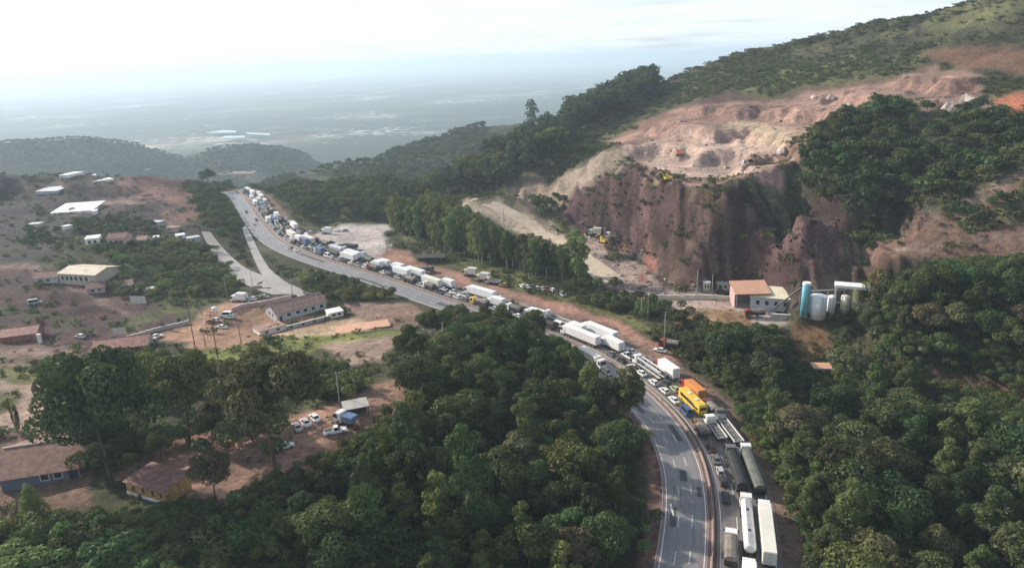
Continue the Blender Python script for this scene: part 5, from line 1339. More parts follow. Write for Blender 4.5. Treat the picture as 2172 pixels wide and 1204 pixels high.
def silo(px, pyb, pyt, wpx, mat, label, legs=False, name='silo', cone=True):
    p = at(px, pyb); d = math.hypot(p[0], p[1]); zt = at_d(px, pyt, d)[2]; dep = float(np.dot(p - np.array([0, 0, HCAM]), np.array(_fwd)))
    rr = wpx * dep / FPX / 2; h = zt - p[2]; r = empty(name, tuple(p))
    z0 = h * 0.12 if legs else 0
    MB().tube((0, 0, z0), (0, 0, h * 0.94), rr, n=24).build('shell', M[mat], r, True)
    top = MB(); top.tube((0, 0, h * 0.94), (0, 0, h), rr * 1.02, rr * (0.35 if cone else 0.98), n=24); top.build('top', M['white_roof'], r)
    for f in (0.25, 0.5, 0.75): MB().tube((0, 0, z0 + (h - z0) * f), (0, 0, z0 + (h - z0) * f + 0.15), rr * 1.02, n=24).build('ring', M[mat], r)
    ld = MB()
    for s in (-.25, .25): ld.box(s - .03, s + .03, -rr - .25, -rr - .19, 0, h)
    k = 0.5
    while k < h: ld.box(-.22, .22, -rr - .24, -rr - .2, k, k + .05); k += 0.6
    ld.build('ladder', M['steel'], r)
    if legs:
        for a_ in range(4): MB().box(-.12 + rr * .7 * math.cos(a_ * 1.571 + .78), .12 + rr * .7 * math.cos(a_ * 1.571 + .78), -.12 + rr * .7 * math.sin(a_ * 1.571 + .78), .12 + rr * .7 * math.sin(a_ * 1.571 + .78), -.3, z0 + .1).build('leg', M['steel'], r)
    return tag(r, label, 'silo')
silo(1705, 672, 598, 17, 'silo_blue', 'tall sky blue silo with white top at the concrete plant', cone=False)
silo(1733, 674, 624, 34, 'tank_white', 'wide bright white storage tank beside the blue silo', name='storage_tank')
silo(1761, 668, 625, 16, 'tank_white', 'narrow white tank tucked behind the wide white tank', name='storage_tank')
silo(1790, 666, 625, 18, 'tank_cream', 'cream coloured silo under the gantry', legs=True)
a, b = at(1766, 668), at(1838, 672)
ang, ln = frame_of(a, b); zt = at_d(1800, 610, math.hypot(*at(1800, 670)[:2]))[2]
r = empty('gantry', tuple(a), ang); h = zt - a[2]
for x in (0.2, ln - .2):
    for y in (0, 4): MB().box(x - .18, x + .18, y - .18, y + .18, -.3, h).build('post', M['white'], r)
MB().box(-.3, ln + .3, -.4, 4.4, h, h + .9).build('roof', M['white_roof'], r)
MB().box(0.4, ln - .4, -.1, .1, h * .45, h * .5).build('beam', M['steel'], r)
tag(r, 'white steel gantry with flat roof at the outer end of the plant', 'gantry')
long_wall('yard_wall', [(1372, 634), (1450, 636), (1556, 638)], 1.8, 'cream', 'white', 'long cream wall along the quarry floor before the plant', 4.0)
for i, (px, py, w_) in enumerate([(1492, 616, 14), (1520, 615, 26)]):
    p = at(px, py); d = p - np.array([0, 0, HCAM]); k = float(np.dot(d, np.array(_fwd))) / FPX
    flatbox('hut', p, at(px + w_, py), 4, 3.2, 'beige', 'zinc', ['narrow dark hut by the quarry wall between the poles', 'low hut with rows of posts by the quarry wall'][i], 'hut', win=(0.3, 0.7))
flatbox('hut', at(1726, 796), at(1764, 797), 4, 2.4, 'pink_wall', 'peach_roof', 'small peach roofed hut at the dirt track among the dark trees', 'hut', win=(0.3, 0.7))
# -- dark shelter and long roof in the lot
a, b = at(884, 560), at(942, 558)
ang, ln = frame_of(a, b); r = empty('shelter', tuple(a), ang)
MB().slab([(-.4, -.4, 3.1), (ln + .4, -.4, 3.1), (ln + .4, 5, 3.6), (-.4, 5, 3.6)], .15).build('roof', M['chassis'], r)
MB().box(0, ln, 4.4, 4.6, 0, 3.3).build('wall', M['door'], r)
for f in (0.02, .35, .66, .98): MB().box(ln * f - .09, ln * f + .09, 0, .18, 0, 3.0).build('post', M['wood_pole'], r)
tag(r, 'dark open shelter on the red verge under the tree belt', 'shelter')

# -- poles, boards
def pole(px, pyb, pyt, label, mat='pole', arm=0, lamp=False, rr=0.13, cat='pole', group=None, box=False):
    p = at(px, pyb); h = at_d(px, pyt, math.hypot(p[0], p[1]))[2] - p[2]
    r = empty('lamp_post' if lamp else 'utility_pole', tuple(p), R.random() * .6 - .3)
    MB().tube((0, 0, -.5), (0, 0, h), rr * 1.25, rr * .75, 8).build('shaft', M[mat], r, True)
    for i in range(arm):
        c = MB(); c.box(-1.1, 1.1, -.06, .06, h - .5 - i * .9, h - .38 - i * .9); o = c.build('crossarm', M['wood_pole'], r)
        for x in (-1, -.45, .45, 1): MB().tube((x, 0, h - .38 - i * .9), (x, 0, h - .15 - i * .9), .05, .03, 6).build('insulator', M['insulator'], o)
    if lamp:
        for s in (-1, 1):
            c = MB(); c.tube((0, 0, h - .2), (s * 1.4, 0, h + .25), .06, .05, 6); o = c.build('arm', M['steel'], r)
            MB().box(min(s * 1.2, s * 2.0), max(s * 1.2, s * 2.0), -.14, .14, h + .2, h + .36, b=.04).build('lamp_head', M['steel'], o)
    if box: MB().box(-.45, .45, -.55, -.12, h * .55, h * .55 + 1.2, b=.05).build('transformer', M['white'], r)
    return tag(r, label, cat, group)
pole(416, 748, 640, 'dark wooden pole at the edge of the orange yard, first from the red shed', 'wood_pole', 2)
pole(466, 780, 655, 'tall dark wooden pole before the orange yard, second from the red shed', 'wood_pole', 2)
pole(512, 730, 682, 'short wooden pole near the annex of the long house', 'wood_pole', 1)
pole(436, 735, 700, 'stub wooden pole between the two tall dark poles', 'wood_pole', 0)
pole(722, 868, 786, 'pale concrete pole beside the kiosk roof', 'pole', 1)
pole(913, 750, 700, 'pale lamp post with short arms at the wood edge', 'pole', 0, True)
pole(942, 742, 682, 'pale pole carrying a white transformer box at the wood edge', 'pole', 1, box=True)
pole(884, 758, 716, 'slim pole left of the lamp post at the wood edge', 'pole', 0)
pole(980, 708, 660, 'bare pale pole before the dark gap of the wood', 'pole', 0)
pole(1409, 745, 660, 'tall slender pole on the red verge by the parked white car', 'pole', 1)
pole(1478, 628, 572, 'pale pole at the foot of the quarry wall, the first of two', 'pole', 0)
pole(1510, 626, 580, 'pale pole at the foot of the quarry wall, the second of two', 'pole', 0)
pole(538, 622, 566, 'thin pole at the edge of the pale road junction', 'pole', 1)
pole(482, 632, 590, 'thin pole on the green slope below the local road', 'pole', 1)
pole(428, 668, 640, 'short pale pole beyond the orange yard', 'pole', 0)
pole(822, 536, 480, 'pale pole at the corner of the gravel lot and tree belt', 'pole', 0)
pole(1360, 676, 630, 'thin pole among the bushes under the quarry floor', 'pole', 0)
pole(1374, 680, 634, 'second thin pole among the bushes under the quarry floor', 'pole', 0)
pole(621, 628, 590, 'thin pole where the exit ramp meets the local road', 'pole', 0)
pole(1070, 492, 420, 'pale pole rising behind the tree belt', 'pole', 0)
def board(px, pyb, w, h, label, col='board', leg=2.5, two=False):
    p = at(px, pyb); r = empty('sign_board', tuple(p), rad(R.uniform(-12, 12)))
    for x in ((-w * .3, w * .3) if two else (0,)): MB().tube((x, 0, -.4), (x, 0, leg + h * .3), .13, .1, 8).build('leg', M['steel'], r)
    MB().box(-w / 2, w / 2, -.2, -.05, leg, leg + h).build('panel', M[col], r)
    f = MB(); f.box(-w / 2 - .1, w / 2 + .1, -.22, -.03, leg - .1, leg); f.box(-w / 2 - .1, w / 2 + .1, -.22, -.03, leg + h, leg + h + .1)
    f.build('frame', M['steel'], r)
    return tag(r, label, 'sign')
board(303, 684, 6.5, 2.6, 'big pale blank board on one tall post over the red field', leg=8.0)
board(257, 716, 5.0, 2.4, 'smaller pale blank board beside the white boundary wall', leg=1.2, two=True)
p = at(458, 672); r = empty('water_tank', tuple(p))
MB().tube((0, 0, 2.6), (0, 0, 4.0), 1.0, n=14).build('tank', M['tank_white'], r, True)
for x, y in ((-.6, -.6), (.6, -.6), (-.6, .6), (.6, .6)): MB().box(x - .07, x + .07, y - .07, y + .07, -.2, 2.6).build('leg', M['steel'], r)
MB().tube((0, 0, 4.0), (0, 0, 4.35), 1.05, .3, 14).build('lid', M['tank_white'], r)
tag(r, 'small white water tank on legs at the edge of the orange yard', 'tank')

# -- pale boulders in the quarry
M['rock'] = simple('pale_rock', (0.50, 0.42, 0.37), 0.9, 0, 0.25, 0.3)
M['rock_dark'] = simple('dark_rock', (0.19, 0.13, 0.12), 0.9, 0, 0.25, 0.3)
def rock_mesh(seed):
    g = np.random.default_rng(seed); mb = MB(); n = 9; rings = [(0, .95), (.35, 1.0), (.7, .75), (.95, .35)]
    ph = 1 + .25 * g.normal(size=n)
    v = []
    for k, (z, r_) in enumerate(rings):
        for i in range(n):
            a = 6.283 * i / n; q = r_ * ph[i] * (1 + .12 * g.normal()); v.append((math.cos(a) * q, math.sin(a) * q, z * (1 + .1 * g.normal()) - .15))
    f = [tuple(range((len(rings) - 1) * n, len(rings) * n))]
    for k in range(len(rings) - 1):
        for i in range(n): j = (i + 1) % n; f.append((k * n + i, k * n + j, k * n + n + j, k * n + n + i))
    return mb.add(v, f).mesh('boulder', M['rock'])
ROCKS = [rock_mesh(s) for s in (1, 2, 3)]
for i, (px, py, s, lb) in enumerate([(2012, 240, 5.5, 'pale upright rock at the lip of the upper quarry, the nearer of a pair'), (2046, 238, 8, 'tall white rock pillar at the lip of the upper quarry'), (2062, 236, 6, 'white rock leaning on the tall pillar of the upper quarry'),
        (1660, 322, 5, 'white boulder at the dark edge of the pale bench'), (1728, 208, 4, 'pale boulder below the dark cut line'), (1762, 210, 5, 'second pale boulder below the dark cut line'), (1800, 225, 3.5, 'small pale boulder along the upper bench'),
        (1540, 356, 3, 'brown boulder on the pale bench'), (1580, 345, 3.5, 'rounded boulder on the middle of the pale bench')]):
    p = at(px, py); o = link('boulder', ROCKS[i % 3], None, (p[0], p[1], p[2] - .3)); o.scale = (s * .55, s * .5, s * (1.1 if i < 3 else .6)); o.rotation_euler.z = i * 1.3
    tag(o, lb, 'boulder', 'boulders of the quarry')

# loose rubble on the benches, ledges and at the foot of the quarry wall
def rubble(name, poly, n, mat, hr, seed, label):
    g = np.random.default_rng(seed); P = np.array(wpoly(poly)); a, b = P.min(0), P.max(0)
    x = a[0] + (b[0] - a[0]) * g.random(n * 5); y = a[1] + (b[1] - a[1]) * g.random(n * 5)
    k = in_poly(x, y, P) & (fbm(x * .05, y * .05, 3, seed) > -0.15); x = x[k][:n]; y = y[k][:n]
    s = hr[0] + (hr[1] - hr[0]) * g.random(len(x)) ** 3
    pr = []
    for m in ROCKS[:2]:
        q = m.copy(); q.materials.clear(); q.materials.append(mat); pr.append((q, q, 1, 1))
    stuff_gn(name, np.stack([x, y, height(x, y) - .1], -1), s, s * .7, g.random(len(x)) * 6.28, pr, label, 'rubble')
rubble('rubble', [(1180, 455), (1300, 380), (1345, 352), (1400, 400), (1545, 398), (1780, 440), (1800, 598), (1450, 604), (1375, 545), (1300, 508)], 500, M['rock_dark'], (.3, 1.7), 5, 'dark loose rock scattered down the quarry wall')
rubble('rubble', [(1320, 305), (1480, 230), (1720, 210), (1960, 160), (2080, 160), (2090, 225), (1860, 205), (1730, 255), (1680, 325), (1620, 380), (1480, 386), (1350, 345)], 600, M['rock'], (.2, 1.1), 6, 'pale loose rock and spoil strewn over the quarry benches')
rubble('rubble', [(1230, 490), (1310, 515), (1400, 570), (1440, 606), (1560, 612), (1560, 640), (1400, 640), (1280, 590)], 350, M['rock'], (.3, 1.2), 7, 'stones strewn about the quarry floor')
rubble('rubble', [(-50, 400), (180, 390), (390, 400), (420, 500), (300, 515), (180, 505), (-50, 515)], 170, M['rock'], (.2, .9), 8, 'pale stones and rubbish heaps littering the red heights')
rubble('rubble', [(-50, 600), (100, 590), (290, 650), (300, 690), (180, 740), (-50, 750)], 110, M['rock'], (.15, .6), 9, 'stones littering the dark red field')
# inclined conveyor and pipe bridge of the plant
a = Vector(at(1640, 664)); b = Vector(at(1698, 664)); a.z += 1.5; b.z += 8.5; b.y += 1.0
r = empty('conveyor', tuple(a)); d = b - a; sd = Vector((-d.y, d.x, 0)).normalized() * .55
MB().slab([tuple(-sd), tuple(sd), tuple(d + sd), tuple(d - sd)], .25).build('belt', M['chassis'], r)
for q in (-1, 1): MB().tube(tuple(sd * q + Vector((0, 0, .5))), tuple(d + sd * q + Vector((0, 0, .5))), .06, n=6).build('handrail', M['steel'], r)
for f in (.35, .7, .97):
    p = d * f; MB().tube((p.x, p.y, p.z), (p.x, p.y, -1.6), .1, n=6).build('leg', M['steel'], r)
tag(r, 'inclined conveyor rising from the plant hall to the blue silo', 'conveyor')
a = Vector(at(1712, 668)); b = Vector(at(1790, 666)); r = empty('pipe_bridge', tuple(a)); d = b - a
MB().tube((0, 0, 9), (d.x, d.y, 9), .16, n=8).build('pipe', M['steel'], r)
MB().tube((0, .5, 8.6), (d.x, d.y + .5, 8.6), .1, n=8).build('pipe', M['white'], r)
for f in (.1, .5, .95): MB().box(d.x * f - .1, d.x * f + .1, d.y * f - .1, d.y * f + .1, -.3, 9).build('post', M['steel'], r)
tag(r, 'pipe bridge running from the blue silo over the white tanks', 'pipe bridge')
# ================================================================== vehicles (built facing +Y)
def wheels(r, pts, rad_, w, sub=True):
    for x, y in pts:
        s = 1 if x > 0 else -1
        t = MB(); t.tube((x - w / 2, y, rad_), (x + w / 2, y, rad_), rad_, n=12); o = t.build('wheel', M['tyre'], r)
        if sub: MB().tube((x + s * w * .45, y, rad_), (x + s * (w * .5 + .012), y, rad_), rad_ * .58, n=10).build('rim', M['rim'], o)
def cabin_quads(y0, y1, ty0, ty1, z0, z1, w0, w1):
    b = [(-w0, y0, z0), (w0, y0, z0), (w0, y1, z0), (-w0, y1, z0)]; t = [(-w1, ty0, z1), (w1, ty0, z1), (w1, ty1, z1), (-w1, ty1, z1)]
    return b, t
def inset(q, m, push):
    P = [Vector(p) for p in q]; c = sum(P, Vector()) / 4; n = (P[1] - P[0]).cross(P[2] - P[0]).normalized()
    return [tuple(c + (p - c) * m + n * push) for p in P]
def make_car(kind):
    r = empty('car' if kind in ('hatch', 'sedan') else kind)
    if kind == 'hatch': L_, W_, H_, c = 3.9, 1.68, 1.48, (-1.85, .95, -1.45, .2)
    elif kind == 'sedan': L_, W_, H_, c = 4.4, 1.72, 1.44, (-1.55, 1.05, -.95, .3)
    elif kind == 'van': L_, W_, H_, c = 5.2, 1.95, 2.3, (-2.5, 1.75, -2.45, 1.05)
    elif kind == 'pickup': L_, W_, H_, c = 5.2, 1.82, 1.72, (-.55, 1.2, -.35, .6)
    h = L_ / 2; w = W_ / 2; zb = .92 if kind != 'van' else 1.1
    m = MB()
    prof = [(-h, .32), (-h - .0, .62), (-h + .05, zb - .08), (-h + .25, zb), (h * .5, zb), (h - .28, zb - .12), (h - .02, zb - .32), (h, .34)]
    m.prism(prof, -w, w, [.06, .0, .04, .1, .1, .14, .14, .08]); body = m.build('body', M['paint'], r)
    b, t = cabin_quads(c[0], c[1], c[2], c[3], zb, H_, w - .12, w - (.28 if kind != 'van' else .2))
    k = MB(); k.add(b + t, [(4, 5, 6, 7), (0, 1, 5, 4), (1, 2, 6, 5), (2, 3, 7, 6), (3, 0, 4, 7)]); k.build('roof', M['paint'], r)
    fr = inset((b[2], b[3], t[3], t[2]), .86, .015); re = inset((b[0], b[1], t[1], t[0]), .82, .015)
    MB().slab(fr, .01).build('windscreen', M['glass'], r); MB().slab(re, .01).build('rear_window', M['glass'], r)
    for q in ((b[1], b[2], t[2], t[1]), (b[3], b[0], t[0], t[3])): MB().slab(inset(q, .82, .015), .01).build('side_window', M['glass'], r)
    if kind == 'pickup':
        MB().box(-w + .16, w - .16, -h + .15, c[0] - .08, zb + .004, zb + .012).build('bed', M['chassis'], r)
        for x in (-w + .1, w - .16): MB().box(x, x + .07, -h + .1, c[0], zb, zb + .16).build('bed_side', M['paint'], r)
    wheels(r, [(-w + .06, h * .62), (w - .06, h * .62), (-w + .06, -h * .6), (w - .06, -h * .6)], .32, .2)
    for x in (-w + .32, w - .32):
        MB().box(x - .17, x + .17, h - .05, h + .02, .58, .74).build('headlight', M['headlight'], r)
        MB().box(x - .15, x + .15, -h - .02, -h + .04, .62, .8).build('taillight', M['taillight'], r)
    return r
def cab(r, y0, ln, w, h, z0=.55, name='cab'):
    """cab-over: back at y0, front at y0 + ln"""
    m = MB(); hw = w / 2; y1 = y0 + ln
    m.prism([(y0, z0), (y0, h - .1), (y0 + .2, h), (y1 - .55, h), (y1 - .2, h - .25), (y1, h * .52), (y1, z0)], -hw, hw, [.0, .05, .1, .1, .08, .02, .02])
    c = m.build(name, M['paint'], r)
    MB().slab([(hw - .18, y1 + .015, h * .55), (-hw + .18, y1 + .015, h * .55), (-hw + .25, y1 - .165, h - .32), (hw - .25, y1 - .165, h - .32)], .01).build('windscreen', M['glass'], c)
    for s in (-1, 1):
        q = [(s * (hw + .004), y0 + ln * .4, h * .56), (s * (hw + .004), y1 - .15, h * .56), (s * (hw - .05), y1 - .4, h - .35), (s * (hw - .05), y0 + ln * .4, h - .35)]
        MB().slab(q if s > 0 else q[::-1], .02).build('side_window', M['glass'], c)
        MB().box(s * hw + (.02 if s > 0 else -.22), s * hw + (.22 if s > 0 else -.02), y1 - .3, y1 - .2, h * .6, h * .8).build('mirror', M['chassis'], c)
        MB().box(s * (hw - .35) - .2, s * (hw - .35) + .2, y1 - .02, y1 + .03, z0 + .15, z0 + .35).build('headlight', M['headlight'], c)
    MB().box(-hw - .02, hw + .02, y1 - .1, y1 + .06, z0 - .15, z0 + .1).build('bumper', M['chassis'], c)
    return c
def tail(r, y, w):
    for x in (-w / 2 + .3, w / 2 - .3): MB().box(x - .18, x + .18, y - .04, y, .75, .9).build('taillight', M['taillight'], r)
M['tarp_black'] = simple('black_tarpaulin', (0.025, 0.025, 0.028), 0.75, 0, 0.3, 0.7)
M['tarp_grey'] = simple('grey_tarpaulin', (0.12, 0.125, 0.11), 0.8, 0, 0.3, 0.7)
M['tarp_tan'] = simple('tan_tarpaulin', (0.20, 0.17, 0.145), 0.85, 0, 0.3, 0.7)
M['deck'] = simple('deck_boards', (0.14, 0.135, 0.13), 0.85, 0, 0.3, 0.9)
M['rail_white'] = simple('white_rail', (0.6, 0.6, 0.58), 0.6)
M['box_white'] = simple('box_white', (0.80, 0.80, 0.79), 0.5, 0, 0.07, 0.35)
M['box_cream'] = simple('box_cream', (0.70, 0.68, 0.60), 0.5, 0, 0.08, 0.35)
M['box_blue'] = simple('box_blue', (0.10, 0.17, 0.30), 0.55, 0, 0.12, 0.4)
M['box_orange'] = simple('box_orange', (0.62, 0.24, 0.07), 0.6, 0, 0.15, 0.5)
def make_truck(load, L_=14.0, w=2.5, semi=True, boxmat='box_white', hh=2.8):
    """total length L_; cab in front"""
    r = empty('semi_truck' if semi else 'truck'); h = L_ / 2; cl = 2.1; yb = h - cl - .45
    cab(r, h - cl, cl, w - .04, 3.3 if semi else 2.9)
    ch = MB(); ch.box(-.45, .45, -h + .3, h - 1.2, .75, 1.0); ch.build('chassis', M['chassis'], r)
    P = [(s * (w / 2 - .17), h - 1.35) for s in (-1, 1)] + [(s * (w / 2 - .17), yb - (.9 if semi else 1.0 + (L_ - 5) * .45)) for s in (-1, 1)]
    if semi: P += [(s * (w / 2 - .17), yb - 2.1) for s in (-1, 1)] + [(s * (w / 2 - .17), -h + d) for s in (-1, 1) for d in (1.3, 2.5, 3.7)]
    elif L_ > 8: P += [(s * (w / 2 - .17), -h + 1.5) for s in (-1, 1)]
    wheels(r, P, .5, .32)
    z0 = 1.15
    if load == 'box':
        b = MB(); b.box(-w / 2, w / 2, -h, yb, z0, z0 + hh, b=.05); b.build('cargo_box', M[boxmat], r)
        MB().box(-w / 2 + .06, w / 2 - .06, -h + .1, yb - .1, z0 + hh, z0 + hh + .04).build('box_roof', M[boxmat], r)
        for s in (-1, 1):
            d = MB(); d.box(min(s * .03, s * (w / 2 - .08)), max(s * .03, s * (w / 2 - .08)), -h - .04, -h - .002, z0 + .1, z0 + hh - .1); o = d.build('rear_door', M[boxmat], r)
            MB().box(s * .25 - .03, s * .25 + .03, -h - .09, -h - .04, z0 + .2, z0 + hh - .2).build('lock_bar', M['steel'], o)
            MB().box(s * w / 2 - .02 if s > 0 else s * w / 2 - .02, s * w / 2 + .02, -h + .3, yb - .3, z0 + .02, z0 + .16).build('side_rail', M['steel'], r)
            MB().box(s * w / 2 - .04, s * w / 2 + .005, -h * .45, yb - 3.2 if semi else yb - .6, .45, 1.05).build('side_guard', M['chassis'], r)
        for k in range(1, 6): 
            y = -h + (yb + h) * k / 6; MB().box(-w / 2 - .012, w / 2 + .012, y - .03, y + .03, z0 + .2, z0 + hh + .055).build('rib', M[boxmat], r)
    elif load == 'tank':
        cz = z0 + 1.15; m = MB(); m.tube((0, -h + .35, cz), (0, yb - .3, cz), 1.15, n=20); m.build('tank', M['tank_white'], r, True)
        MB().tube((0, -h + .05, cz), (0, -h + .35, cz), .75, 1.15, 20).build('tank_end', M['tank_white'], r); MB().tube((0, yb - .3, cz), (0, yb, cz), 1.15, .75, 20).build('tank_end', M['tank_white'], r)
        for f in (.28, .72): MB().tube((0, -h + (yb + h) * f, cz + 1.1), (0, -h + (yb + h) * f, cz + 1.32), .34, n=10).build('manhole', M['chassis'], r)
        for f in (.2, .4, .6, .8): MB().tube((0, -h + (yb + h) * f - .04, cz), (0, -h + (yb + h) * f + .04, cz), 1.175, n=20).build('band', M['steel'], r)
        MB().box(-.35, .35, -h + .5, yb - .5, cz + 1.16, cz + 1.2).build('walkway', M['steel'], r)
    elif load in ('tarp_black', 'tarp_grey', 'tarp_tan'):
        sd = MB(); sd.box(-w / 2, -w / 2 + .08, -h, yb, z0, z0 + 1.3); sd.box(w / 2 - .08, w / 2, -h, yb, z0, z0 + 1.3); sd.box(-w / 2 + .08, w / 2 - .08, -h, -h + .08, z0, z0 + 1.3); sd.box(-w / 2 + .08, w / 2 - .08, yb - .08, yb, z0, z0 + 1.3)
        sd.box(-w / 2 + .08, w / 2 - .08, -h + .08, yb - .08, z0, z0 + .1); sd.build('cargo_body', M['chassis'], r)
        t = MB(); n = 10; ys = [(-h - .02) + (yb + h + .04) * i / n for i in range(n + 1)]; v = []
        for i, y in enumerate(ys):
            k = 1 + .05 * math.sin(i * 2.2)
            for x, z in ((-w / 2 - .03, z0 + .9), (-w / 2 - .03, z0 + 1.35), (-w * .3, z0 + 1.35 + .45 * k), (0, z0 + 1.35 + .62 * k), (w * .3, z0 + 1.35 + .45 * k), (w / 2 + .03, z0 + 1.35), (w / 2 + .03, z0 + .9)): v.append((x, y, z))
        f = [(i * 7 + j, i * 7 + j + 1, i * 7 + 8 + j, i * 7 + 7 + j) for i in range(n) for j in range(6)] + [tuple(range(7)), tuple(range(n * 7 + 6, n * 7 - 1, -1))]
        t.add(v, f); t.build('tarpaulin', M[load], r)
    elif load == 'flat':
        MB().box(-w / 2, w / 2, -h, yb, z0 - .1, z0 + .08).build('deck', M['deck'], r)
        MB().box(-w / 2, w / 2, yb - .1, yb, z0 + .08, z0 + 1.3).build('headboard', M['rail_white'], r)
        for s in (-1, 1): MB().box(s * (w / 2 - .06) - .06, s * (w / 2 - .06) + .06, -h, yb - .1, z0 + .08, z0 + .5).build('side_rail', M['rail_white'], r)
        MB().box(-w / 2 + .12, w / 2 - .12, -h, -h + .1, z0 + .08, z0 + .5).build('tailboard', M['rail_white'], r)
        for k in range(1, 5): MB().box(-w / 2 + .12, w / 2 - .12, -h + (yb + h) * k / 5 - .05, -h + (yb + h) * k / 5 + .05, z0 + .08, z0 + .13).build('crossbar', M['chassis'], r)
    elif load == 'carrier':
        for lv, zz in ((0, z0 - .2), (1, z0 + 1.7)):
            for s in (-1, 1): MB().box(s * .85 - .35, s * .85 + .35, -h, yb, zz, zz + .1).build('ramp', M['rail_white'], r)
        for k in range(6):
            y = -h + .1 + (yb + h - .2) * k / 5
            for s in (-1, 1): MB().box(s * (w / 2 - .06) - .06, s * (w / 2 - .06) + .06, y - .06, y + .06, z0 - .2, z0 + 1.9).build('stanchion', M['rail_white'], r)
    tail(r, -h, w)
    return r
def make_bus(L_=12.0, w=2.5, h=3.4):
    r = empty('bus'); b = MB(); hl = L_ / 2
    b.prism([(-hl, .4), (-hl, h - .5), (-hl + .25, h - .12), (-hl + .6, h), (hl - .7, h), (hl - .25, h - .2), (hl, h * .5), (hl, .4)], -w / 2, w / 2, [.02, .04, .12, .2, .2, .12, .02, .02]); b.build('body', M['paint'], r)
    for s in (-1, 1):
        for k in range(8):
            y0 = -hl + .7 + k * 1.32; x = s * (w / 2 + .006)
            q = [(x, y0, 1.6), (x, y0 + 1.2, 1.6), (x - s * .06, y0 + 1.2, 2.5), (x - s * .06, y0, 2.5)]
            MB().slab(q if s > 0 else q[::-1], .02).build('window', M['glass'], r)
    MB().slab([(w / 2 - .15, hl + .015, 1.6), (-w / 2 + .15, hl + .015, 1.6), (-w / 2 + .2, hl - .2, 3.0), (w / 2 - .2, hl - .2, 3.0)], .01).build('windscreen', M['glass'], r)
    MB().slab([(-w / 2 + .25, -hl - .015, 1.9), (w / 2 - .25, -hl - .015, 1.9), (w / 2 - .3, -hl - .005, 2.7), (-w / 2 + .3, -hl - .005, 2.7)], .01).build('rear_window', M['glass'], r)
    for y in (-2.6, 1.6): MB().box(-.45, .45, y - .6, y + .6, h, h + .18, b=.05).build('roof_hatch', M['rail_white'], r)
    wheels(r, [(s * (w / 2 - .15), y) for s in (-1, 1) for y in (hl - 2.4, -hl + 3.0)], .48, .3)
    for x in (-.9, .9): MB().box(x - .2, x + .2, hl - .01, hl + .03, .65, .85).build('headlight', M['headlight'], r)
    tail(r, -hl, w)
    return r
def make_loader():
    r = empty('excavator')
    for s in (-1, 1): MB().box(s * 1.1 - .3, s * 1.1 + .3, -2, 2, 0, .95, ty=.35).build('track', M['chassis'], r)
    MB().box(-1.4, 1.4, -2.2, 1.3, 1.0, 2.1, b=.12).build('body', M['paint'], r)
    c = MB().box(-1.35, -.2, -.2, 1.25, 2.1, 3.3, tx=.1, ty=.1).build('cab', M['paint'], r)
    MB().slab([(-.3, 1.26, 2.2), (-1.25, 1.26, 2.2), (-1.2, 1.2, 3.1), (-.35, 1.2, 3.1)], .01).build('windscreen', M['glass'], c)
    b = MB(); b.tube((.3, 1.1, 1.8), (.3, 3.2, 4.6), .28, .24, 6); b.build('boom', M['paint'], r)
    b = MB(); b.tube((.3, 3.2, 4.6), (.3, 5.4, 2.9), .22, .18, 6); b.build('dipper', M['paint'], r)
    MB().box(-.25, .85, 5.0, 5.9, 1.9, 2.8, tx=.1, ty=.2).build('bucket', M['chassis'], r)
    return r

def paint_all(o, col):
    for q in [o] + list(o.children_recursive):
        if q.type == 'MESH' and q.data.materials and q.data.materials[0] == M['paint']: q.color = col
PROTOV = {}
def proto(key):
    if key not in PROTOV:
        k = key.split(':')
        if k[0] in ('hatch', 'sedan', 'van', 'pickup'): r = make_car(k[0])
        elif k[0] == 'bus': r = make_bus(float(k[1]))
        elif k[0] == 'exc': r = make_loader()
        else: r = make_truck(k[1], float(k[2]), semi=(k[0] == 'semi'), boxmat=k[3] if len(k) > 3 else 'box_white', hh=float(k[4]) if len(k) > 4 else 2.8)
        note_kids(r); PROTOV[key] = [r, False]
    return PROTOV[key]
def vehicle(key, loc, rz, col, label, cat, group=None):
    e = proto(key)
    if not e[1]: o = e[0]; e[1] = True
    else: o = copy_tree(e[0])
    o.location = loc; o.rotation_euler = (0, 0, rz)
    paint_set(o, col)
    for k in ('label', 'category', 'group'):
        if k in o: del o[k]
    return tag(o, label, cat, group)
def paint_set(o, col):
    st = [o]
    while st:
        q = st.pop(); st += list(q.children)
        if q.type == 'MESH' and q.data.materials and q.data.materials[0] == M['paint']: q.color = (*col, 1)
LANE = {4: 12.9, 1: 2.25, 2: 5.65, 3: 9.1, 0: -3.7, -1: -6.5, -2: -9.2}
ROADZ = 0.05
TAKEN = {}
S0 = road_so(*on_z(1522, 1204)[:2])[0]                 # distances along the queue count from the lower edge of the picture
def on_lane(key, lane, s, col, label, cat, group='vehicles stuck in the jam', rev=False, ln=None, jit=True):
    s += S0
    off = LANE[lane] + (R.uniform(-.2, .2) if jit else 0)
    p, a = on_road(s, off); TAKEN.setdefault(lane, []).append((s - S0, ln or 5))
    return vehicle(key, (p[0], p[1], ROADZ), a + (math.pi if rev else 0), col, label, cat, group)
WHT, SIL, BLK, GRY, RED, BLU, CRM, YEL, ORG, BRN = (.78, .78, .77), (.45, .46, .47), (.02, .02, .022), (.14, .145, .15), (.30, .03, .025), (.05, .10, .22), (.62, .58, .46), (.72, .48, .06), (.62, .2, .05), (.2, .12, .08)
J = 'vehicles stuck in the jam'
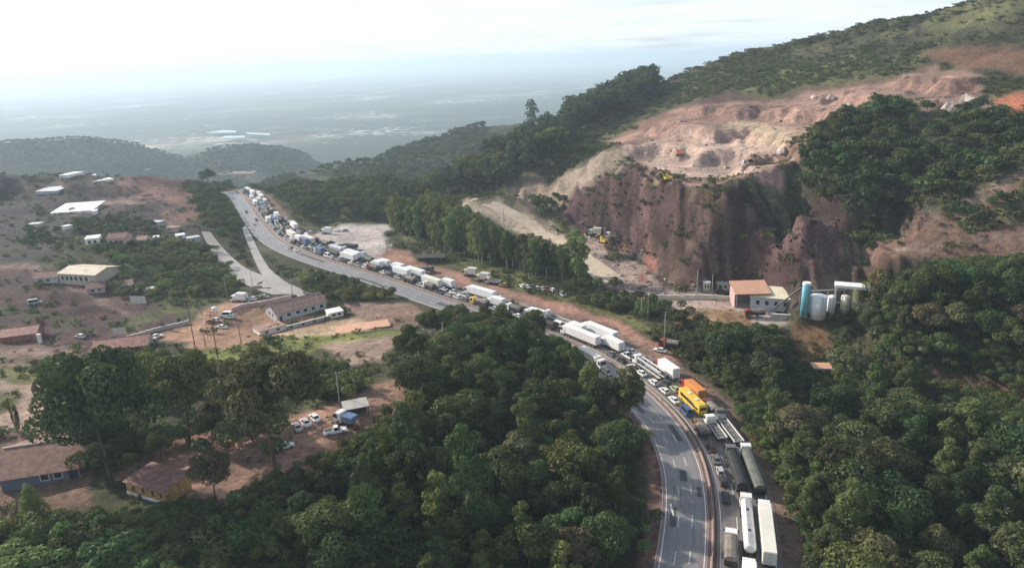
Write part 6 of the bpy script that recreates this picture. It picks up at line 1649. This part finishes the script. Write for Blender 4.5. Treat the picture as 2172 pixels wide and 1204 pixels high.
# --- near end of the queue, counted from the bottom of the picture
on_lane('truck:tarp_tan:9.5', 1, 5.5, WHT, 'truck under a tan tarpaulin beside the median at the near end', 'truck', ln=10)
on_lane('semi:tank:18', 2, 13, WHT, 'shiny white tanker semi truck in the middle lane near the lower edge', 'truck', ln=18)
on_lane('semi:box:18.5:box_cream', 3, 11, WHT, 'long cream box semi truck at the wooded edge beside the white tanker', 'truck', ln=19)
on_lane('truck:box:9:box_white', 2, -3, WHT, 'white truck roof cut by the lower edge behind the tanker', 'truck', ln=9)
on_lane('sedan', 1, 23, BLK, 'black car alone beside the median ahead of the tan truck', 'car')
on_lane('hatch', 1, 28.8, BLK, 'dark car queuing right behind the silver car by the median', 'car')
on_lane('hatch', 1, 33.2, SIL, 'silver car between two dark cars by the median', 'car')
on_lane('sedan', 1, 36.6 + 1.2, GRY, 'dark grey car queuing ahead of the silver car by the median', 'car')
on_lane('sedan', 1, 43, (.10, .02, .02), 'dark maroon car behind the brown truck by the median', 'car')
on_lane('truck:tarp_tan:7', 1, 50.5, BRN, 'small brown truck with a tan cover by the median', 'truck', ln=8)
on_lane('semi:tarp_black:16.5', 2, 33.5, GRY, 'semi truck under a black tarpaulin ahead of the white tanker', 'truck', ln=17)
on_lane('semi:tarp_grey:18', 3, 32.5, WHT, 'semi truck under a grey green tarpaulin with white cab at the wooded edge', 'truck', ln=18)
on_lane('truck:flat:10.5', 2, 51.5, WHT, 'white cab truck with an empty grey bed and white rails behind the yellow bus', 'truck', ln=11)
on_lane('semi:flat:15', 3, 51.5, GRY, 'dark flatbed semi truck with pale rails beside the white cab truck', 'truck', ln=15)
on_lane('bus:12.5', 2, 64.5, YEL, 'yellow bus with a row of dark windows', 'bus', ln=13)
on_lane('truck:box:10.5:box_orange:2.6', 3, 70.5, RED, 'orange box truck with a red cab beside the yellow bus', 'truck', ln=11)
on_lane('truck:tarp_tan:6.5', 3, 60.9, (.16, .05, .04), 'short dark red truck following the orange box truck', 'truck', ln=7)
on_lane('van', 1, 62, BLU, 'dark blue van beside the rear of the yellow bus', 'van')
on_lane('sedan', 1, 69.5, WHT, 'white car beside the front of the yellow bus', 'car')
on_lane('hatch', 2, 74.5, (.42, .45, .25), 'pale green car just ahead of the yellow bus', 'car')
on_lane('hatch', 1, 75.3, WHT, 'white car by the median, next ahead of the one beside the bus', 'car')
on_lane('sedan', 2, 79.2, BLK, 'dark car between the pale green car and the car carrier', 'car')
on_lane('hatch', 1, 81.5, WHT, 'white car by the median beside the tail of the car carrier', 'car')
on_lane('sedan', 1, 87.6, WHT, 'white car by the median beside the middle of the car carrier', 'car')
on_lane('hatch', 1, 93.5, WHT, 'white car by the median beside the cab of the car carrier', 'car')
on_lane('semi:carrier:15', 2, 89.5, WHT, 'empty car carrier truck with white ramps', 'truck', ln=15)
on_lane('truck:box:11:box_white:3.0', 3, 85, RED, 'white box truck with a shaded rear ahead of the orange truck', 'truck', ln=11)
on_lane('pickup', 2, 100.5, WHT, 'white pickup just ahead of the car carrier', 'pickup')
on_lane('sedan', 1, 99.5, BLK, 'black car by the median behind the lone white car', 'car')
on_lane('hatch', 1, 104.5, GRY, 'grey car by the median behind the long white trailer', 'car')
on_lane('hatch', 1, 109.5, WHT, 'lone white car by the median right behind the long white trailer', 'car') if False else None
on_lane('truck:box:10.5:box_white', 2, 109.5, WHT, 'white box truck in the middle lane beside the long white trailers', 'truck', ln=11)
on_lane('semi:box:18:box_white', 1, 120.5, WHT, 'long white box semi truck by the median at the wood edge', 'truck', ln=18)
on_lane('semi:box:17:box_white:3.0', 3, 118.5, WHT, 'long white box semi truck at the outer edge by the red verge', 'truck', ln=17)
on_lane('hatch', 3, 97.5, GRY, 'grey car in the outer lane ahead of the white box truck', 'car')
on_lane('sedan', 3, 103, WHT, 'white car in the outer lane behind the long white trailer', 'car')
# oncoming side
on_lane('semi:box:13:box_cream:2.4', -1, 103, WHT, 'cream truck coming the other way on the empty carriageway at the wood edge', 'truck', None, True, 13)
on_lane('hatch', -1, 92.5, GRY, 'dark car leading the cream truck on the empty carriageway', 'car', None, True)
on_lane('sedan', -1, 116, WHT, 'white car following the cream truck behind the trees', 'car', None, True)
for s, l, c, lb in ((414, 0, GRY, 'dark car crossing the pale carriageway near the crest'), (402, -1, WHT, 'white car on the pale carriageway near the crest'), (446, -1, GRY, 'grey car farthest out on the pale carriageway')):
    on_lane('hatch', l, s, c, lb, 'car', None, True)
on_lane('pickup', 0, 322, GRY, 'dark pickup turning beside the median near the exit bank', 'pickup', None, True)
on_lane('sedan', 0, 316, WHT, 'white car close behind the dark pickup near the exit bank', 'car', None, True)
# --- the middle stretch
on_lane('semi:flat:14', 3, 139, WHT, 'pale flatbed semi truck glimpsed through the trees by the red verge', 'truck', ln=14)
on_lane('truck:box:9:box_white', 2, 127, WHT, 'white box truck half hidden by the wood behind the long trailers', 'truck', ln=9)
on_lane('truck:box:10:box_white', 2, 148, WHT, 'white box truck half hidden beside the pale flatbed', 'truck', ln=10)
on_lane('truck:tarp_tan:9', 3, 157, BRN, 'brown truck with a dark tan cover beside the red verge', 'truck', ln=9)
on_lane('semi:box:17:box_white:3.0', 3, 182, WHT, 'big white box semi truck above the wood before the cream trucks', 'truck', ln=17)
on_lane('truck:box:9:box_white', 3, 204, WHT, 'white box truck just ahead of the big white semi truck', 'truck', ln=9)
on_lane('semi:box:15:box_white', 3, 229, WHT, 'white box semi truck beside the yellow excavator', 'truck', ln=15)
on_lane('semi:box:14:box_white', 3, 280, WHT, 'white box semi truck at the gravel lot, outer one of a pair', 'truck', ln=14)
on_lane('semi:box:13:box_white', 2, 278, WHT, 'white box semi truck at the gravel lot, inner one of a pair', 'truck', ln=13)
on_lane('truck:tarp_grey:8', 3, 266, (.1, .2, .15), 'green cabbed truck right behind the pair of white semi trucks', 'truck', ln=8)
on_lane('truck:box:8:box_white', 2, 254, WHT, 'white box truck next behind the green cabbed truck', 'truck', ln=8)
# --- the rest of the queue to the crest
def far_jam():
    names = {1: 'the median lane', 2: 'the middle lane', 3: 'the outer lane', 4: 'the dirt shoulder'}
    cols = [(WHT, 'white', 6), (SIL, 'silver', 3), (GRY, 'grey', 2), (BLK, 'black', 2), (RED, 'red', 1), (BLU, 'blue', 1)]
    nth = ['first', 'second', 'third', 'fourth', 'fifth', 'sixth', 'seventh', 'eighth', 'ninth', 'tenth', 'eleventh', 'twelfth', 'thirteenth']
    def stretch(s):
        return ('behind the front wood' if s < 175 else 'beside the red verge' if s < 235 else 'beside the gravel lot' if s < 310 else 'on the crest climb' if s < 420 else 'at the far crest')
    todo = []
    for lane in (1, 2, 3, 4):
        s = {1: 134.0, 2: 117.5, 3: 129.5, 4: 262.0}[lane]
        while s < (SEND - 8 - S0 if lane < 4 else 392):
            u = R.random(); truck = u < (0.30 if lane == 1 else 0.42)
            if truck: key, ln, cat, nm = R.choice([('truck:box:9:box_white', 9, 'truck', 'white box truck'), ('semi:box:14:box_white', 14, 'truck', 'white box semi truck'), ('truck:tarp_tan:9', 9, 'truck', 'tan covered truck'), ('semi:box:15:box_cream', 15, 'truck', 'cream box semi truck'), ('semi:box:14.5:zinc', 14.5, 'truck', 'grey box semi truck'), ('semi:flat:14', 14, 'truck', 'flatbed semi truck'), ('truck:tarp_grey:8', 8, 'truck', 'grey covered truck'), ('truck:box:8.5:box_blue', 8.5, 'truck', 'blue box truck'), ('semi:tarp_black:16.5', 16.5, 'truck', 'black covered semi truck'), ('van', 5.2, 'van', 'van')])
            else: key, ln, cat, nm = R.choice([('hatch', 3.9, 'car', 'hatchback car'), ('sedan', 4.4, 'car', 'saloon car'), ('hatch', 3.9, 'car', 'hatchback car'), ('pickup', 5.2, 'pickup', 'pickup')])
            a = s + ln / 2
            if any(abs(a - q) < (ln + l) / 2 + 1.0 for q, l in TAKEN.get(lane, ())): s += 1.0; continue
            v = R.random() * sum(c[2] for c in cols)
            for c, cn, wt in cols:
                v -= wt
                if v <= 0: break
            own = cat != 'truck'
            todo.append((key, lane, a, c if own else R.choice([WHT, WHT, WHT, RED, BLU, GRY, YEL]), (cn + ' ' if own else '') + nm + ' in ' + names[lane] + ' ' + stretch(a), cat, 'vehicles in the queue ' + stretch(a), ln))
            s += ln + R.uniform(0.8, 2.2)
    n = {}; tot = {}
    for t in todo: tot[t[4]] = tot.get(t[4], 0) + 1
    for t in todo:
        n[t[4]] = n.get(t[4], 0) + 1
        on_lane(t[0], t[1], t[2], t[3], t[4] if tot[t[4]] == 1 else nth[min(n[t[4]] - 1, 12)] + ' ' + t[4], t[5], t[6], ln=t[7])
far_jam()
# --- parked and working vehicles off the road
def parked(key, px, py, rz, col, label, cat, group=None):
    p = at(px, py); return vehicle(key, (p[0], p[1], p[2] + .03), rad(rz), col, label, cat, group)
parked('pickup', 712, 918, -70, WHT, 'white pickup on the sunlit parking ground', 'pickup')
parked('truck:box:5.6:box_blue:1.3', 735, 898, 60, WHT, 'small blue truck with white cab parked before the kiosk', 'truck')
parked('hatch', 606, 950, -65, WHT, 'white car in the shade under the broad olive tree', 'car')
for i, (x, y, c, lb) in enumerate([(630, 910, SIL, 'silver car at the shaded end of the parked row'), (648, 900, WHT, 'white car in the middle of the shaded parked row'), (668, 890, WHT, 'white car at the sunny end of the shaded parked row')]):
    parked('sedan', x, y, 35, c, lb, 'car', 'cars parked in the shade')
parked('sedan', 432, 945, 20, WHT, 'white car half hidden by trees left of the olive tree', 'car')
parked('sedan', 1400, 746, 60, WHT, 'white car parked on the red verge under the slender pole', 'car')
parked('truck:tarp_tan:6.5', 1419, 738, 60, RED, 'small dark red truck parked on the red verge', 'truck')
parked('truck:box:7:box_cream', 997, 585, 65, CRM, 'cream box truck parked on the verge grass, the first of three', 'truck', 'cream trucks on the verge')
parked('truck:box:7:box_cream', 1024, 596, 65, CRM, 'cream box truck parked on the verge grass, the second of three', 'truck', 'cream trucks on the verge')
parked('truck:flat:7', 1046, 602, 65, CRM, 'cream flatbed truck parked on the verge grass, the third of three', 'truck', 'cream trucks on the verge')
parked('hatch', 1068, 607, 65, YEL, 'yellow car next to the cream trucks', 'car')
for i in range(9):
    x = 1108 + i * 10.5; y = 609 + i * 1.4 + max(0, i - 6) * 3
    parked(['hatch', 'sedan', 'pickup'][i % 3], x, y, 20 + R.uniform(-10, 10), [WHT, WHT, GRY, CRM, SIL, RED, WHT, BLK, SIL][i],
           ['white', 'white', 'grey', 'cream', 'silver', 'red', 'white', 'black', 'silver'][i] + ' ' + ['car', 'car', 'pickup'][i % 3] + ' ' + ['first', 'second', 'third', 'fourth', 'fifth', 'sixth', 'seventh', 'eighth', 'last'][i] + ' in the row along the grass strip', ['car', 'car', 'pickup'][i % 3], 'cars parked along the grass strip')
for x, y, k, c, lb, ct in [(693, 496, 'truck:box:7:box_white', WHT, 'white box truck at the head of the gravel lot', 'truck'), (702, 516, 'hatch', BLK, 'black car on the gravel lot, behind the white box truck', 'car'), (722, 524, 'pickup', GRY, 'dark pickup on the gravel lot edge', 'pickup'),
        (744, 528, 'truck:tarp_black:9', GRY, 'black covered truck on the gravel lot', 'truck'), (716, 492, 'hatch', WHT, 'white car along the far side of the gravel lot', 'car'), (731, 490, 'sedan', SIL, 'silver car along the far side of the gravel lot', 'car'),
        (657, 494, 'hatch', WHT, 'white car where the gravel lot meets the queue', 'car'), (828, 524, 'hatch', WHT, 'white car at the corner of the gravel lot by the pale pole', 'car')]:
    parked(k, x, y, R.choice([60, 70, -40]), c, lb, ct, 'vehicles on the gravel lot')
parked('exc', 880, 580, -150, YEL, 'yellow excavator on the red verge by the shelter', 'excavator')
parked('exc', 1442, 330, 60, ORG, 'orange excavator on the pale quarry bench', 'excavator')
parked('exc', 1415, 384, 100, YEL, 'yellow excavator at the lip of the quarry wall', 'excavator')
parked('truck:tarp_tan:7', 905, 590 - 12, -70, GRY, 'dark low truck on the red verge near the excavator', 'truck')
for x, y, k, c, rz, lb, ct in [(320, 722, 'hatch', WHT, -60, 'white car beside the white boundary wall, nearer the red shed', 'car'), (333, 716, 'sedan', WHT, -60, 'white car beside the white boundary wall, in the middle', 'car'), (308, 728, 'sedan', SIL, -60, 'silver car at the end of the white boundary wall', 'car'),
        (480, 672, 'van', WHT, 80, 'white van on the orange yard', 'van'), (489, 675, 'hatch', WHT, 80, 'white car beside the van on the orange yard', 'car'), (457, 681, 'hatch', WHT, 60, 'white car below the small water tank', 'car'), (446, 685, 'hatch', RED, 60, 'red car below the small water tank', 'car'),
        (470, 696, 'sedan', WHT, 70, 'white car alone in the open orange yard', 'car'),
        (626, 634, 'pickup', (.05, .04, .05), 60, 'dark pickup at the end of the pinkish wall', 'pickup'), (508, 640, 'truck:box:7:box_white', WHT, 75, 'white box truck in the packed row by the junction', 'truck'), (524, 638, 'hatch', SIL, 70, 'silver car in the packed row by the junction', 'car'),
        (536, 636, 'sedan', WHT, 70, 'white car in the packed row by the junction', 'car'), (549, 634, 'hatch', GRY, 70, 'grey car in the packed row by the junction', 'car'), (560, 631, 'sedan', CRM, 70, 'cream car in the packed row by the junction', 'car'),
        (170, 716, 'hatch', WHT, 70, 'white car beside the bushes on the red field', 'car'), (75, 645, 'van', SIL, -60, 'silver van out on the dark red field', 'van'),
        (1600, 672, 'truck:tarp_tan:7', (.25, .05, .04), 85, 'dark red truck parked below the plant hall', 'truck'), (1280, 516, 'exc', YEL, 40, 'yellow excavator on the quarry floor', 'excavator'),
        (1262, 498, 'truck:box:7:box_cream', CRM, 70, 'cream truck at the end of the quarry track', 'truck'), (1300, 505, 'truck:flat:7', WHT, 70, 'white flatbed truck under the quarry wall', 'truck')]:
    parked(k, x, y, rz, c, lb, ct)
for e in PROTOV.values():
    if not e[1]: bpy.data.objects.remove(e[0], do_unlink=True)
# ------------------------------------------------------------------ air
def haze():
    m = bpy.data.materials.new('haze'); m.use_nodes = True; nt = m.node_tree; nt.nodes.clear()
    o = nt.nodes.new('ShaderNodeOutputMaterial'); v = nt.nodes.new('ShaderNodeVolumePrincipled')
    v.inputs['Color'].default_value = (0.70, 0.86, 1.0, 1); v.inputs['Density'].default_value = HAZE_D
    v.inputs['Anisotropy'].default_value = 0.25
    v.inputs['Density Attribute'].default_value = ''; v.inputs['Color Attribute'].default_value = ''; v.inputs['Temperature Attribute'].default_value = ''
    nt.links.new(v.outputs[0], o.inputs['Volume'])
    mb = MB(); mb.box(-72000, 72000, -3000, 72000, -225, 175)
    tag(mb.build('haze', m), 'pale blue haze hanging over the plain and the hills', 'haze', kind='stuff')
HAZE_D = 0.000155
haze()
